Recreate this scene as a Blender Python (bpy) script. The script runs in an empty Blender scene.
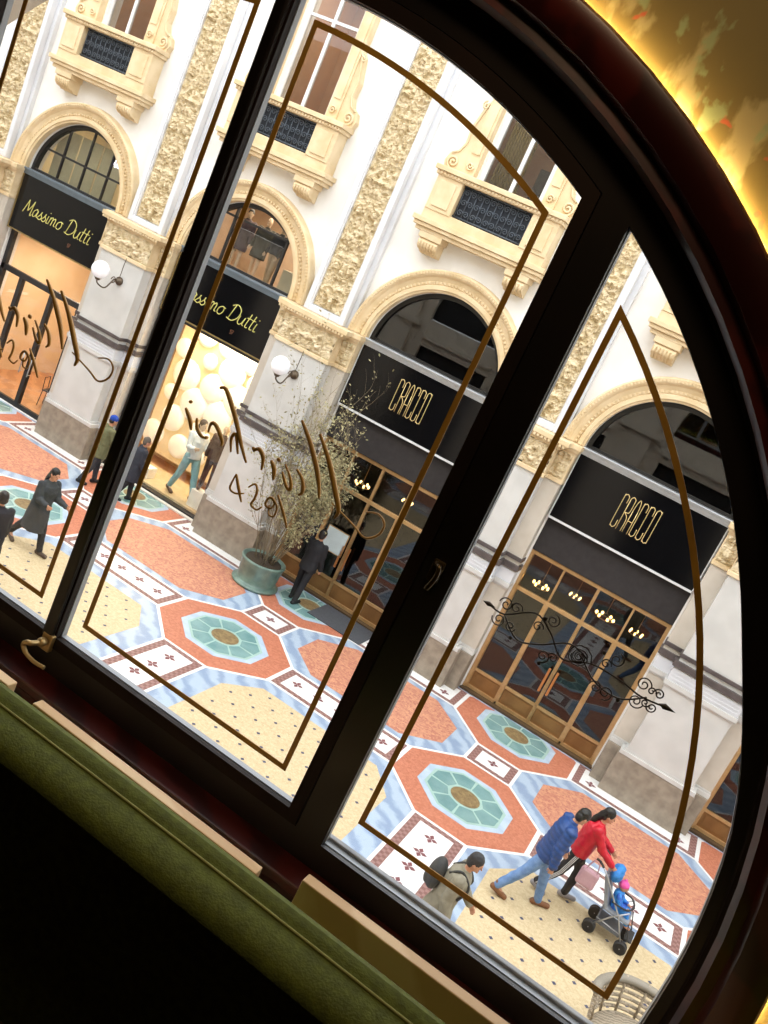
import bpy, bmesh, math, random
from mathutils import Vector, Matrix, noise
from mathutils.geometry import tessellate_polygon
S = bpy.context.scene
COL = S.collection
PI = math.pi
R = math.radians
random.seed(7)

# ------------------------------------------------------------------ camera, sky, exposure
CX, CY, CZ = 1.2623, -17.6289, 7.3465
cam = bpy.data.cameras.new('camera'); co = bpy.data.objects.new('camera', cam); COL.objects.link(co)
cam.sensor_fit = 'VERTICAL'; cam.sensor_height = 24.0; cam.lens = 891.51 / 1024 * 24.0
cam.clip_start = 0.02; cam.clip_end = 200
m = Matrix.Rotation(0.3271235, 4, 'Z') @ Matrix.Rotation(1.3181694, 4, 'X') @ Matrix.Rotation(0.4348431, 4, 'Z')
co.matrix_world = Matrix.Translation((CX, CY, CZ)) @ m
S.camera = co
S.view_settings.view_transform = 'Standard'; S.view_settings.look = 'None'
S.view_settings.gamma = 1; S.view_settings.use_curve_mapping = False
S.view_settings.exposure = 0.25
w = bpy.data.worlds.new('overcast_sky'); S.world = w; w.use_nodes = True
w.node_tree.nodes['Background'].inputs[0].default_value = (0.93, 0.96, 1.0, 1)
w.node_tree.nodes['Background'].inputs[1].default_value = 3.1
sun = bpy.data.lights.new('sun', 'SUN'); sun.energy = 0.5; sun.angle = R(30); sun.color = (1, .97, .9)
so = bpy.data.objects.new('sun', sun); COL.objects.link(so); so.rotation_euler = (R(-38), R(6), 0)
so.rotation_euler = Vector((0.15, 0.62, -1)).to_track_quat('-Z', 'Y').to_euler()

def area(name, loc, rot, sx, sy, power, col):
    l = bpy.data.lights.new(name, 'AREA'); l.shape = 'RECTANGLE'; l.size = sx; l.size_y = sy; l.energy = power; l.color = col
    o = bpy.data.objects.new(name, l); COL.objects.link(o); o.location = loc; o.rotation_euler = rot; return o

# ------------------------------------------------------------------ materials
def srgb(h):
    h = h.lstrip('#'); v = [int(h[i:i+2], 16) / 255 for i in (0, 2, 4)]
    return tuple((c / 12.92 if c <= .04045 else ((c + .055) / 1.055) ** 2.4) for c in v)
MC = {}
def mat(name, c, rough=.6, metal=0, c2=None, scale=5, kind='noise', bump=0, bscale=None, emit=None, es=0, spec=.5, detail=4, lo=.35, hi=.65, sheen=0, coat=0):
    if name in MC: return MC[name]
    mt = bpy.data.materials.new(name); mt.use_nodes = True; nt = mt.node_tree; N = nt.nodes; b = N['Principled BSDF']
    if isinstance(c, str): c = srgb(c)
    if isinstance(c2, str): c2 = srgb(c2)
    b.inputs['Roughness'].default_value = rough; b.inputs['Metallic'].default_value = metal
    b.inputs['Specular IOR Level'].default_value = spec
    if sheen: b.inputs['Sheen Weight'].default_value = sheen
    if coat: b.inputs['Coat Weight'].default_value = coat
    if c2 is None: c2 = tuple(x * .88 for x in c); 
    tc = N.new('ShaderNodeTexCoord')
    if kind == 'noise':
        t = N.new('ShaderNodeTexNoise'); t.inputs['Scale'].default_value = scale; t.inputs['Detail'].default_value = detail; out = t.outputs['Fac']
    elif kind == 'voronoi':
        t = N.new('ShaderNodeTexVoronoi'); t.inputs['Scale'].default_value = scale
        sp = N.new('ShaderNodeSeparateColor'); nt.links.new(t.outputs['Color'], sp.inputs[0]); out = sp.outputs[0]
    elif kind == 'wave':
        t = N.new('ShaderNodeTexWave'); t.inputs['Scale'].default_value = scale; t.inputs['Distortion'].default_value = 6; t.inputs['Detail'].default_value = 4; t.inputs['Detail Scale'].default_value = 1.5
        t.bands_direction = 'DIAGONAL'; out = t.outputs['Fac']
    elif kind == 'checker':
        t = N.new('ShaderNodeTexChecker'); t.inputs['Scale'].default_value = scale; out = t.outputs['Fac']
    nt.links.new(tc.outputs['Object'], t.inputs['Vector'])
    r = N.new('ShaderNodeValToRGB'); r.color_ramp.elements[0].position = lo; r.color_ramp.elements[1].position = hi
    r.color_ramp.elements[0].color = (*c, 1); r.color_ramp.elements[1].color = (*c2, 1)
    nt.links.new(out, r.inputs[0]); nt.links.new(r.outputs[0], b.inputs['Base Color'])
    if bump:
        t2 = N.new('ShaderNodeTexNoise'); t2.inputs['Scale'].default_value = bscale or scale * 3; nt.links.new(tc.outputs['Object'], t2.inputs['Vector'])
        bp = N.new('ShaderNodeBump'); bp.inputs['Strength'].default_value = bump; bp.inputs['Distance'].default_value = .02
        nt.links.new(t2.outputs['Fac'], bp.inputs['Height']); nt.links.new(bp.outputs[0], b.inputs['Normal'])
    if emit:
        b.inputs['Emission Color'].default_value = (*(srgb(emit) if isinstance(emit, str) else emit), 1); b.inputs['Emission Strength'].default_value = es
    MC[name] = mt; return mt
def glassmat(name, tint=(1, 1, 1), ior=1.45, gain=1.0, rough=0.0):
    if name in MC: return MC[name]
    mt = bpy.data.materials.new(name); mt.use_nodes = True; nt = mt.node_tree; N = nt.nodes; N.clear()
    o = N.new('ShaderNodeOutputMaterial'); mx = N.new('ShaderNodeMixShader'); tr = N.new('ShaderNodeBsdfTransparent'); g = N.new('ShaderNodeBsdfGlossy')
    f = N.new('ShaderNodeFresnel'); ge = N.new('ShaderNodeNewGeometry'); mr = N.new('ShaderNodeMapRange')
    mr.inputs[3].default_value = ior; mr.inputs[4].default_value = 1/ior; nt.links.new(ge.outputs['Backfacing'], mr.inputs[0]); nt.links.new(mr.outputs[0], f.inputs[0]); g.inputs['Roughness'].default_value = rough
    mu = N.new('ShaderNodeMath'); mu.operation = 'MULTIPLY'; mu.inputs[1].default_value = gain; mu.use_clamp = True
    tr.inputs[0].default_value = (*tint, 1)
    nt.links.new(f.outputs[0], mu.inputs[0]); nt.links.new(mu.outputs[0], mx.inputs[0]); nt.links.new(tr.outputs[0], mx.inputs[1]); nt.links.new(g.outputs[0], mx.inputs[2]); nt.links.new(mx.outputs[0], o.inputs[0])
    MC[name] = mt; return mt

M_white = mat('white_plaster', '#eceae6', .8, c2='#e2e0dc', scale=2)
M_cream = mat('cream_stone', '#dfcaa6', .75, c2='#d0b88f', scale=3, bump=.15)
M_carve = mat('carved_stone', '#e0d0b0', .85, c2='#b5a17a', scale=6, bump=.3, bscale=30)
M_frame = mat('pale_grey_moulding', '#d9dade', .6, c2='#cfd1d6', scale=2)
M_pier = mat('pale_pier_marble', '#cdccc9', .45, c2='#c1c0bd', scale=2.5, detail=8)
M_side = mat('pinkish_pier_stone', '#c8c0b4', .5, c2='#bcb3a6', scale=3)
M_plinth = mat('brown_grey_granite', '#9a8f7f', .6, c2='#83786a', scale=6, detail=8)
M_band = mat('grey_marble_band', '#5b5251', .45, c2='#443d3c', scale=4, detail=8)
M_black = mat('black_sign_gloss', '#08080a', .1, c2='#0a0a0c', spec=.35)
M_dark = mat('dark_metal_frame', '#1c1b1c', .45, c2='#232223')
M_awn = mat('charcoal_awning_cloth', '#2e2a2a', .85, c2='#262222', scale=8)
M_brass = mat('brushed_brass', '#cdab7c', .38, .7, c2='#c09c6a', scale=8)
M_brassp = mat('brass_kick_panel', '#956e42', .45, .5, c2='#835f38', scale=3)
M_steel = mat('bright_steel', '#c6cacf', .3, .8)
M_gold = mat('gold_lettering', '#d9bf86', .4, .5)
M_ylw = mat('yellow_lettering', '#d6cf7a', .5, .2)
M_linegold = mat('painted_gold_line', '#a57a2c', .5, .0, c2='#946c24', scale=20)
M_grille = mat('blue_black_iron', '#2b3038', .5, .5)
M_vol = mat('window_white_frame', '#dfe0e2', .5)
M_glassC = glassmat('dark_shop_glass', (.34, .34, .35), 1.5, 2.0)
M_glassT = glassmat('transom_glass', (.75, .75, .74), 1.5, 1.1)
M_glassM = glassmat('clear_shop_glass', (.97, .97, .96), 1.45, 1.0)
M_glassW = glassmat('window_glass', (.99, .995, .99), 1.45, .55)
M_mahog = mat('polished_mahogany', '#3a0f0a', .28, c2='#260806', kind='wave', scale=3, coat=.15)
M_jamb = mat('near_black_wood', '#120a07', .4, c2='#0b0605', scale=6)
M_jambf = mat('dark_brown_wood', '#1c0f09', .6, c2='#140a06', scale=6, spec=.2)
M_alu = mat('grey_exterior_trim', '#8d9196', .45, .3)

# ------------------------------------------------------------------ mesh helpers
def tag(o, label=None, cat=None, group=None, kind=None):
    if label: o['label'] = label
    if cat: o['category'] = cat
    if group: o['group'] = group
    if kind: o['kind'] = kind
    return o
def empty(name, loc=(0, 0, 0), rz=0, label=None, cat=None, group=None, kind=None):
    o = bpy.data.objects.new(name, None); COL.objects.link(o); o.location = loc; o.rotation_euler = (0, 0, rz); o.empty_display_size = .1
    return tag(o, label, cat, group, kind)
def copy_tree(o, parent=None):
    c = o.copy(); COL.objects.link(c); c.parent = parent
    for ch in list(o.children): copy_tree(ch, c)
    return c
class MB:
    def __init__(s): s.bm = bmesh.new(); s.mi = 0
    def face(s, vs):
        try: f = s.bm.faces.new(vs); f.material_index = s.mi; return f
        except ValueError: return None
    def box(s, x0, x1, y0, y1, z0, z1, bev=0, M=None):
        t = bmesh.new(); bmesh.ops.create_cube(t, size=1)
        for v in t.verts: v.co = Vector(((x0+x1)/2 + v.co.x*(x1-x0), (y0+y1)/2 + v.co.y*(y1-y0), (z0+z1)/2 + v.co.z*(z1-z0)))
        if bev: bmesh.ops.bevel(t, geom=t.edges[:], offset=bev, segments=2, affect='EDGES', profile=.5)
        s.merge(t, M); return s
    def merge(s, t, M=None):
        mp = {}
        for v in t.verts: mp[v] = s.bm.verts.new(M @ v.co if M else v.co)
        for f in t.faces: s.face([mp[v] for v in f.verts])
        t.free()
    def loops(s, rings, closed=True, cap=True, smooth=False):
        R_ = [[s.bm.verts.new(p) for p in r] for r in rings]
        n = len(R_[0])
        for a, b in zip(R_, R_[1:]):
            for i in range(n if closed else n-1):
                f = s.face([a[i], a[(i+1) % n], b[(i+1) % n], b[i]])
                if f and smooth: f.smooth = True
        if cap and closed: s.face(R_[0][::-1]); s.face(R_[-1])
        return s
    def tube(s, pts, r, n=8, closed=False, cap=True):
        pts = [Vector(p) for p in pts]; rs = r if isinstance(r, (list, tuple)) else [r]*len(pts)
        rings = []; up = None; L = len(pts)
        for i, p in enumerate(pts):
            a = pts[i-1] if i or closed else p; b = pts[(i+1) % L] if i < L-1 or closed else p
            t = (b-a); t = t.normalized() if t.length > 1e-9 else Vector((0, 0, 1))
            if up is None: up = t.orthogonal().normalized()
            up = (up - t*up.dot(t)); up = up.normalized() if up.length > 1e-6 else t.orthogonal().normalized()
            q = t.cross(up)
            rings.append([p + (up*math.cos(2*PI*k/n) + q*math.sin(2*PI*k/n))*rs[i] for k in range(n)])
        if closed: rings.append(rings[0])
        s.loops(rings, cap=cap and not closed, smooth=True); return s
    def lathe(s, prof, c=(0, 0, 0), n=24, axis='z'):
        rings = []
        for r, h in prof:
            ring = []
            for k in range(n):
                a = 2*PI*k/n; x, y = r*math.cos(a), r*math.sin(a)
                v = (x, y, h) if axis == 'z' else ((x, h, y) if axis == 'y' else (h, x, y))
                ring.append(Vector(v)+Vector(c))
            rings.append(ring)
        s.loops(rings, smooth=True); return s
    def ell(s, c, r, seg=16, rings=10, M=None):
        t = bmesh.new(); bmesh.ops.create_uvsphere(t, u_segments=seg, v_segments=rings, radius=1)
        for v in t.verts: v.co = Vector((v.co.x*r[0], v.co.y*r[1], v.co.z*r[2]))
        if M: bmesh.ops.transform(t, matrix=M, verts=t.verts)
        for v in t.verts: v.co += Vector(c)
        for f in t.faces: f.smooth = True
        mp = {v: s.bm.verts.new(v.co) for v in t.verts}
        for f in t.faces:
            g = s.face([mp[v] for v in f.verts])
            if g: g.smooth = True
        t.free(); return s
    def poly(s, pts, z):   # flat polygon in xy
        s.face([s.bm.verts.new((x, y, z)) for x, y in pts]); return s
    def slab(s, outer, holes, y0, y1):  # outline in xz extruded along y, with holes
        loops = [outer]+holes; tris = tessellate_polygon([[Vector((x, z, 0)) for x, z in l] for l in loops])
        flat = [p for l in loops for p in l]
        A = [s.bm.verts.new((x, y0, z)) for x, z in flat]; B = [s.bm.verts.new((x, y1, z)) for x, z in flat]
        for t in tris: s.face([A[i] for i in t]); s.face([B[i] for i in t][::-1])
        k = 0
        for l in loops:
            n = len(l)
            for i in range(n): s.face([A[k+i], A[k+(i+1) % n], B[k+(i+1) % n], B[k+i]])
            k += n
        return s
    def sweep(s, path, prof, closed=False):  # path: (x,z,nx,nz) ; profile: (out, y)
        rings = [[Vector((x+nx*o, y, z+nz*o)) for o, y in prof] for x, z, nx, nz in path]
        s.loops(rings, smooth=False, cap=not closed); return s
    def build(s, name, mats, parent=None, loc=None, smooth=False, auto=False):
        bmesh.ops.recalc_face_normals(s.bm, faces=s.bm.faces[:])
        me = bpy.data.meshes.new(name); s.bm.to_mesh(me); s.bm.free()
        if not isinstance(mats, (list, tuple)): mats = [mats]
        for q in mats: me.materials.append(q)
        if smooth: me.shade_smooth()
        if auto: me.shade_smooth(); me.set_sharp_from_angle(angle=R(35))
        o = bpy.data.objects.new(name, me); COL.objects.link(o)
        if parent: o.parent = parent
        if loc: o.location = loc
        return o
def arc(cx, cz, r, a0, a1, n=40): return [(cx+r*math.cos(R(a0+(a1-a0)*i/n)), cz+r*math.sin(R(a0+(a1-a0)*i/n))) for i in range(n+1)]
def arcpath(cx, cz, r, a0, a1, n=40): return [(cx+r*math.cos(t), cz+r*math.sin(t), math.cos(t), math.sin(t)) for t in [R(a0+(a1-a0)*i/n) for i in range(n+1)]]
def smooth_line(pts, k=5):
    P_ = [Vector(p) for p in pts]; out = []
    for i in range(len(P_)-1):
        a = P_[max(i-1, 0)]; b = P_[i]; c = P_[i+1]; d = P_[min(i+2, len(P_)-1)]
        for j in range(k):
            t = j/k; out.append(.5*((2*b)+(c-a)*t+(2*a-5*b+4*c-d)*t*t+(3*b-a-3*c+d)*t**3))
    out.append(P_[-1]); return out

# ------------------------------------------------------------------ gallery pavement
P = 5.2
def pavement():
    m_blue = mat('blue_grey_marble', '#a6b6c8', .35, c2='#8698b2', kind='wave', scale=1.3, lo=.2, hi=.9)
    m_red = mat('terracotta_mosaic', '#bf7a60', .5, c2='#a9654d', kind='voronoi', scale=26, lo=0, hi=1)
    m_hex = mat('speckled_salmon_mosaic', '#cb9373', .5, c2='#a96a5a', kind='voronoi', scale=22, lo=0, hi=1)
    m_yel = mat('sand_yellow_mosaic', '#cdbb97', .5, c2='#bca783', kind='voronoi', scale=30, lo=0, hi=1)
    m_wht = mat('white_marble_tile', '#e9e8e6', .35, c2='#dddcdb', scale=3)
    m_brn = mat('brown_check_border', '#7a5450', .5, c2='#94736c', kind='checker', scale=16)
    m_lb = mat('pale_blue_marble', '#b4c4d4', .35, c2='#9fb2c6', scale=4)
    m_teal = mat('sea_green_glass', '#7d9f9e', .15, c2='#648a8c', scale=2.5)
    m_spk = mat('pale_green_rib', '#9dbcb4', .3)
    m_dsc = mat('bronze_mosaic_disc', '#6f5a3e', .5, c2='#8e7a55', kind='voronoi', scale=20, lo=0, hi=1)
    m_dot = mat('navy_diamond', '#474a62', .5)
    m_plum = mat('plum_quatrefoil', '#7c4a4e', .5)
    mats = [m_blue, m_red, m_hex, m_yel, m_wht, m_brn, m_lb, m_teal, m_spk, m_dsc, m_dot, m_plum]
    b = MB(); h = .0012
    def poly(pts, mi, lv): b.mi = mi; b.poly(pts, lv*h)
    def oct_(cx, cy, ax, ay, cxx, cyy): return [(cx-ax, cy-ay+cyy), (cx-ax, cy+ay-cyy), (cx-ax+cxx, cy+ay), (cx+ax-cxx, cy+ay), (cx+ax, cy+ay-cyy), (cx+ax, cy-ay+cyy), (cx+ax-cxx, cy-ay), (cx-ax+cxx, cy-ay)]
    def clip(pts, y, keep_below=True):   # clip polygon to y <= value
        out = []
        for i in range(len(pts)):
            a, c = pts[i], pts[(i+1) % len(pts)]
            ia, ic = a[1] <= y, c[1] <= y
            if ia: out.append(a)
            if ia != ic:
                t = (y-a[1])/(c[1]-a[1]); out.append((a[0]+(c[0]-a[0])*t, y))
        return out
    X0, X1 = -26, 13
    b.mi = 0; b.box(X0, X1, -16.0, .55, -.3, 0)
    def pc(pts, mi, lv):
        q = clip(pts, .0)
        q = [(x, -y) for x, y in clip([(x, -y) for x, y in q], 7.85)]   # up to the gallery's centre line
        if len(q) > 2: poly(q, mi, lv); poly([(x, -15.7-y) for x, y in q][::-1], mi, lv)
    def rect(x0, x1, y0, y1): return [(x0, y0), (x1, y0), (x1, y1), (x0, y1)]
    def cross(cx, cy, s=.1, lv=8):
        for a in range(4):
            t = a*PI/2; d = Vector((math.cos(t), math.sin(t))); q = Vector((-d.y, d.x)); c = Vector((cx, cy))
            pc([tuple(c), tuple(c+d*s*.6-q*s*.42), tuple(c+d*s*1.25), tuple(c+d*s*.6+q*s*.42)], 11, lv)
    def panel(x0, x1, y0, y1, crosses):
        pc(rect(x0, x1, y0, y1), 4, 3); pc(rect(x0+.06, x1-.06, y0+.06, y1-.06), 5, 4); pc(rect(x0+.2, x1-.2, y0+.17, y1-.17), 4, 5)
        for c in crosses: cross(*c)
    for k in range(-5, 3):
        c = k*P
        for cy in (-.51, -3.85):
            pc(oct_(c, cy, 1.31, 1.31, .84, .84), 4, 1); pc(oct_(c, cy, 1.25, 1.25, .8, .8), 1, 2)
            pc(oct_(c, cy, .82, .82, .5, .5), 6, 3); pc(oct_(c, cy, .70, .70, .42, .42), 8, 4)
            for i in range(8):
                a0 = R(i*45+22.5-20.3); a1 = R(i*45+22.5+20.3)
                am = (a0+a1)/2
                def ed(a, s):
                    d = (math.cos(a), math.sin(a)); t = min(s/max(abs(d[0]), 1e-6), s/max(abs(d[1]), 1e-6), s*1.385/(abs(d[0])+abs(d[1])))
                    return (c+d[0]*t, cy+d[1]*t)
                poly_ = [ed(a0, .34), ed(a0, .655), ed(am, .655), ed(a1, .655), ed(a1, .34)]
                pc(poly_, 7, 5)
            pc([(c+.27*math.cos(2*PI*i/24), cy+.27*math.sin(2*PI*i/24)) for i in range(24)], 9, 6)
        pc(oct_(c+P/2, -2.18, 1.66, 1.05, .68, .62), 2, 2)
        panel(c+1.27, c+P-1.27, -4.31, -3.39, [(c+P/2+j*.46, -3.85) for j in (-2, -1, 0, 1, 2)])
        panel(c+1.27, c+P-1.27, -.97, .1, [(c+P/2+j*.46, -.60) for j in (-2, 2)])
        b.mi = 4
        panel(c-.5, c+.5, -2.62, -1.78, [(c, -2.2)])
        panel(c-.5, c+.5, -9.2, -5.08, [(c, -5.53-.455*j) for j in range(8)])
        pc([(c+.93, -5.25), (c+1.42, -4.62), (c+3.78, -4.62), (c+4.27, -5.25), (c+4.27, -9.2), (c+.93, -9.2)], 3, 2)
        for j in range(0, 17):
            for i in range(0, 7):
                x = c+1.18+i*.473+(.2365 if j % 2 else 0); y = -4.78-j*.27
                if x > c+4.1 or (y > -5.15 and not (c+1.3 < x < c+3.9)): continue
                pc([(x-.036, y), (x, y-.036), (x+.036, y), (x, y+.036)], 10, 4)
    o = b.build('floor', mats); tag(o, kind='structure')
pavement()

# ------------------------------------------------------------------ facade wall
def facade():
    b = MB()
    for k in range(-5, 3):
        c = k*P
        hole = [(c-1.54, 0.001)]+[(x, z) for x, z in arc(c, 5.71, 1.54, 180, 0, 32)]+[(c+1.54, .001)]
        win = [(c-.72, 9.42), (c-.72, 12.2), (c+.72, 12.2), (c+.72, 9.42)]
        b.slab([(c-P/2, 0), (c-P/2, 14), (c+P/2, 14), (c+P/2, 0)], [hole[::-1] if 0 else hole, win], .1, .5)
    tag(b.build('wall_far', M_white), kind='structure')
facade()
def carve_height(u, v, hw):
    # u across (-1..1), v metres: mirrored scrolls, stem, leaves
    au = abs(u)*hw; pit = .62; i = math.floor(v/pit); vc = (i+.5)*pit; ce = hw*.5 if i % 2 else hw*.42
    dx, dz = au-ce, v-vc; r = math.hypot(dx, dz*.9); th = math.atan2(dz, dx)*(1 if i % 2 else -1)
    sp = math.sin(r*58+th) * max(0, 1-r/(pit*.5)); h = .5*max(0, sp)
    h += .45*max(0, 1-au/(.035+.03*abs(math.sin(v*5))))
    n1 = noise.noise(Vector((au*13, v*9, 3))); n2 = noise.noise(Vector((au*30, v*24, 9)))
    h += .75*max(0, n1)**.7 + .35*n2
    if r < .05: h += .5
    return h
def relief(name, x0, x1, z0, z1, y, depth, m, parent, step=.022, seed=0, horiz=False):
    b = MB(); nx = max(4, int((x1-x0)/step)); nz = max(4, int((z1-z0)/step)); g = []
    for j in range(nz+1):
        row = []
        for i in range(nx+1):
            u = -1+2*i/nx; v = (z1-z0)*j/nz
            edge = min(1, (1-abs(u))*6, j*.5, (nz-j)*.5)
            if horiz: h = carve_height(2*(v/(z1-z0))-1, (x0+x1)/2+abs(u)*(x1-x0)/2+seed, (z1-z0)/2)
            else: h = carve_height(u, v+seed, (x1-x0)/2)
            row.append(b.bm.verts.new((x0+(x1-x0)*i/nx, y-depth*max(0, h)*edge, z0+v)))
        g.append(row)
    for j in range(nz):
        for i in range(nx): b.face([g[j][i], g[j][i+1], g[j+1][i+1], g[j+1][i]])
    return b.build(name, m, parent, smooth=False)

# ------------------------------------------------------------------ piers
def ring_mould(b, hw, yf, z0, z1, out, hw2=1.04, y2=-.2):
    # moulding that wraps the front block and the side strips
    b.box(-hw-out, hw+out, yf-out, y2, z0, z1, .008)
    b.box(-hw2-out*.6+.02, hw2+out*.6-.02, y2-out*.9, .1, z0, z1, .006)
def make_pier():
    t = empty('marble_pier')
    b = MB(); b.box(-.79, .79, -.52, -.2, 0, .86, .01); b.box(-1.03, 1.03, -.27, .1, 0, .86, .01); b.build('plinth', M_plinth, t)
    b = MB(); ring_mould(b, .74, -.5, .86, .95, .03); ring_mould(b, .70, -.48, .95, 1.0, .01); b.build('plinth_cap', M_pier, t)
    b = MB(); b.box(-.67, .67, -.49, -.2, 1.0, 4.86, .006); b.build('shaft', M_pier, t)
    b = MB(); b.box(-1.02, 1.02, -.2, .1, 1.0, 4.86, .006); b.build('side_strip', M_side, t)
    b = MB(); ring_mould(b, .67, -.49, 2.50, 2.60, .05); ring_mould(b, .67, -.49, 2.46, 2.5, .02); b.build('dado_moulding', M_pier, t)
    d = MB(); ring_mould(d, .67, -.49, 2.89, 3.01, .07); ring_mould(d, .66, -.49, 3.09, 3.17, .04); d.build('dark_band', M_band, t)
    b = MB(); ring_mould(b, .67, -.49, 2.60, 2.86, .02)
    for i in range(26):   # diaper of little lozenges
        for j in range(3):
            x = -.64+i*.0512; z = 2.66+j*.07
            b.box(x-.014, x+.014, -.525, -.505, z-.014, z+.014, 0, Matrix.Translation((x, 0, z)) @ Matrix.Rotation(PI/4, 4, 'Y') @ Matrix.Translation((-x, 0, -z)))
    b.build('dado_band', M_frame, t)
    cap = MB(); ring_mould(cap, .68, -.49, 4.86, 4.94, .04); cap.box(-.69, .69, -.5, -.2, 4.94, 5.5); cap.box(-1.03, 1.03, -.21, .1, 4.94, 5.5); cp = cap.build('capital', M_cream, t)
    relief('capital_carving', -.68, .68, 4.95, 5.49, -.50, .085, M_carve, cp, .025, 0, True)
    relief('capital_carving', -1.0, -.70, 4.95, 5.49, -.212, .085, M_carve, cp, .025, 1); relief('capital_carving', .70, 1.0, 4.95, 5.49, -.212, .085, M_carve, cp, .025, 1)
    b = MB(); ring_mould(b, .72, -.5, 5.48, 5.54, .03); ring_mould(b, .75, -.5, 5.54, 5.60, .08); ring_mould(b, .78, -.5, 5.60, 5.70, .12)
    for i in range(22):
        x = -.82+i*.078; b.box(x-.022, x+.022, -.64, -.6, 5.55, 5.595)
    b.build('cornice', M_cream, t)
    # pilaster with the carved strip above
    b = MB(); z0, z1 = 5.70, 13.6
    b.box(-.62, .62, -.02, .1, z0, z1)
    b.box(-.52, -.40, -.20, -.02, z0, z1, .012); b.box(.40, .52, -.20, -.02, z0, z1, .012)
    b.box(-.40, .40, -.2, -.02, z0, z0+.14, .012); b.box(-.40, .40, -.1, -.02, z0+.1, z1)
    b.box(-.40, -.37, -.17, -.1, z0+.14, z1); b.box(.37, .40, -.17, -.1, z0+.14, z1)
    pl = b.build('pilaster', M_frame, t)
    relief('carved_panel', -.37, .37, 5.86, 13.58, -.112, .12, M_carve, pl, .021)
    return t
PNAMES = {-4: 'pale marble pier left of the left fashion shopfront with its glass door', -3: 'pale marble pier with globe lamp between the two fashion shopfronts',
          -2: 'pale marble pier with globe lamp behind the big potted shrub', -1: 'pale marble pier between the two restaurant shopfronts', 0: 'pale marble pier right of the right-hand restaurant doors, behind the stroller couple', 1: 'pale marble pier furthest right beyond the last brass doors'}
pier0 = make_pier()
for n, k in enumerate(sorted(PNAMES)):
    o = pier0 if n == 0 else copy_tree(pier0)
    o.location = ((k+.5)*P, 0, 0); tag(o, PNAMES[k], 'pier', 'marble piers along the gallery facade')

# ------------------------------------------------------------------ arch surrounds
def make_arch():
    t = empty('arch_surround')
    b = MB()
    prof = [(0, .1), (0, -.04), (.04, -.05), (.05, -.08), (.13, -.08), (.15, -.03), (.22, -.03), (.30, -.06), (.34, -.12), (.42, -.14), (.45, -.1), (.47, .1)]
    b.sweep(arcpath(0, 5.71, 1.54, 0, 180, 48), prof)
    for i in range(64):
        a = PI*(i+.5)/64; r = 1.54+.185
        M_ = Matrix.Translation((r*math.cos(a), -.045, 5.71+r*math.sin(a))) @ Matrix.Rotation(-a, 4, 'Y')
        b.box(-.025, .025, -.022, .02, -.02, .02, .006, M_)
    for i in range(90):
        a = PI*(i+.5)/90; r = 1.54+.38
        M_ = Matrix.Translation((r*math.cos(a), -.135, 5.71+r*math.sin(a))) @ Matrix.Rotation(-a, 4, 'Y')
        b.box(-.02, .02, -.02, .02, -.018, .018, .004, M_)
    b.build('archivolt', M_cream, t)
    return t
BN = {-3: 'left fashion shop with the glass entrance door', -2: 'fashion shop with the bright mannequin window', -1: 'restaurant front beside the potted shrub', 0: 'right-hand restaurant front with the full brass doors', 1: 'furthest right restaurant front, mostly hidden'}
a0 = make_arch()
for n, k in enumerate(sorted(BN)):
    o = a0 if n == 0 else copy_tree(a0); o.location = (k*P, 0, 0)
    tag(o, 'cream moulded arch surround over the '+BN[k], 'arch', 'cream arch surrounds on the facade')

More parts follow.
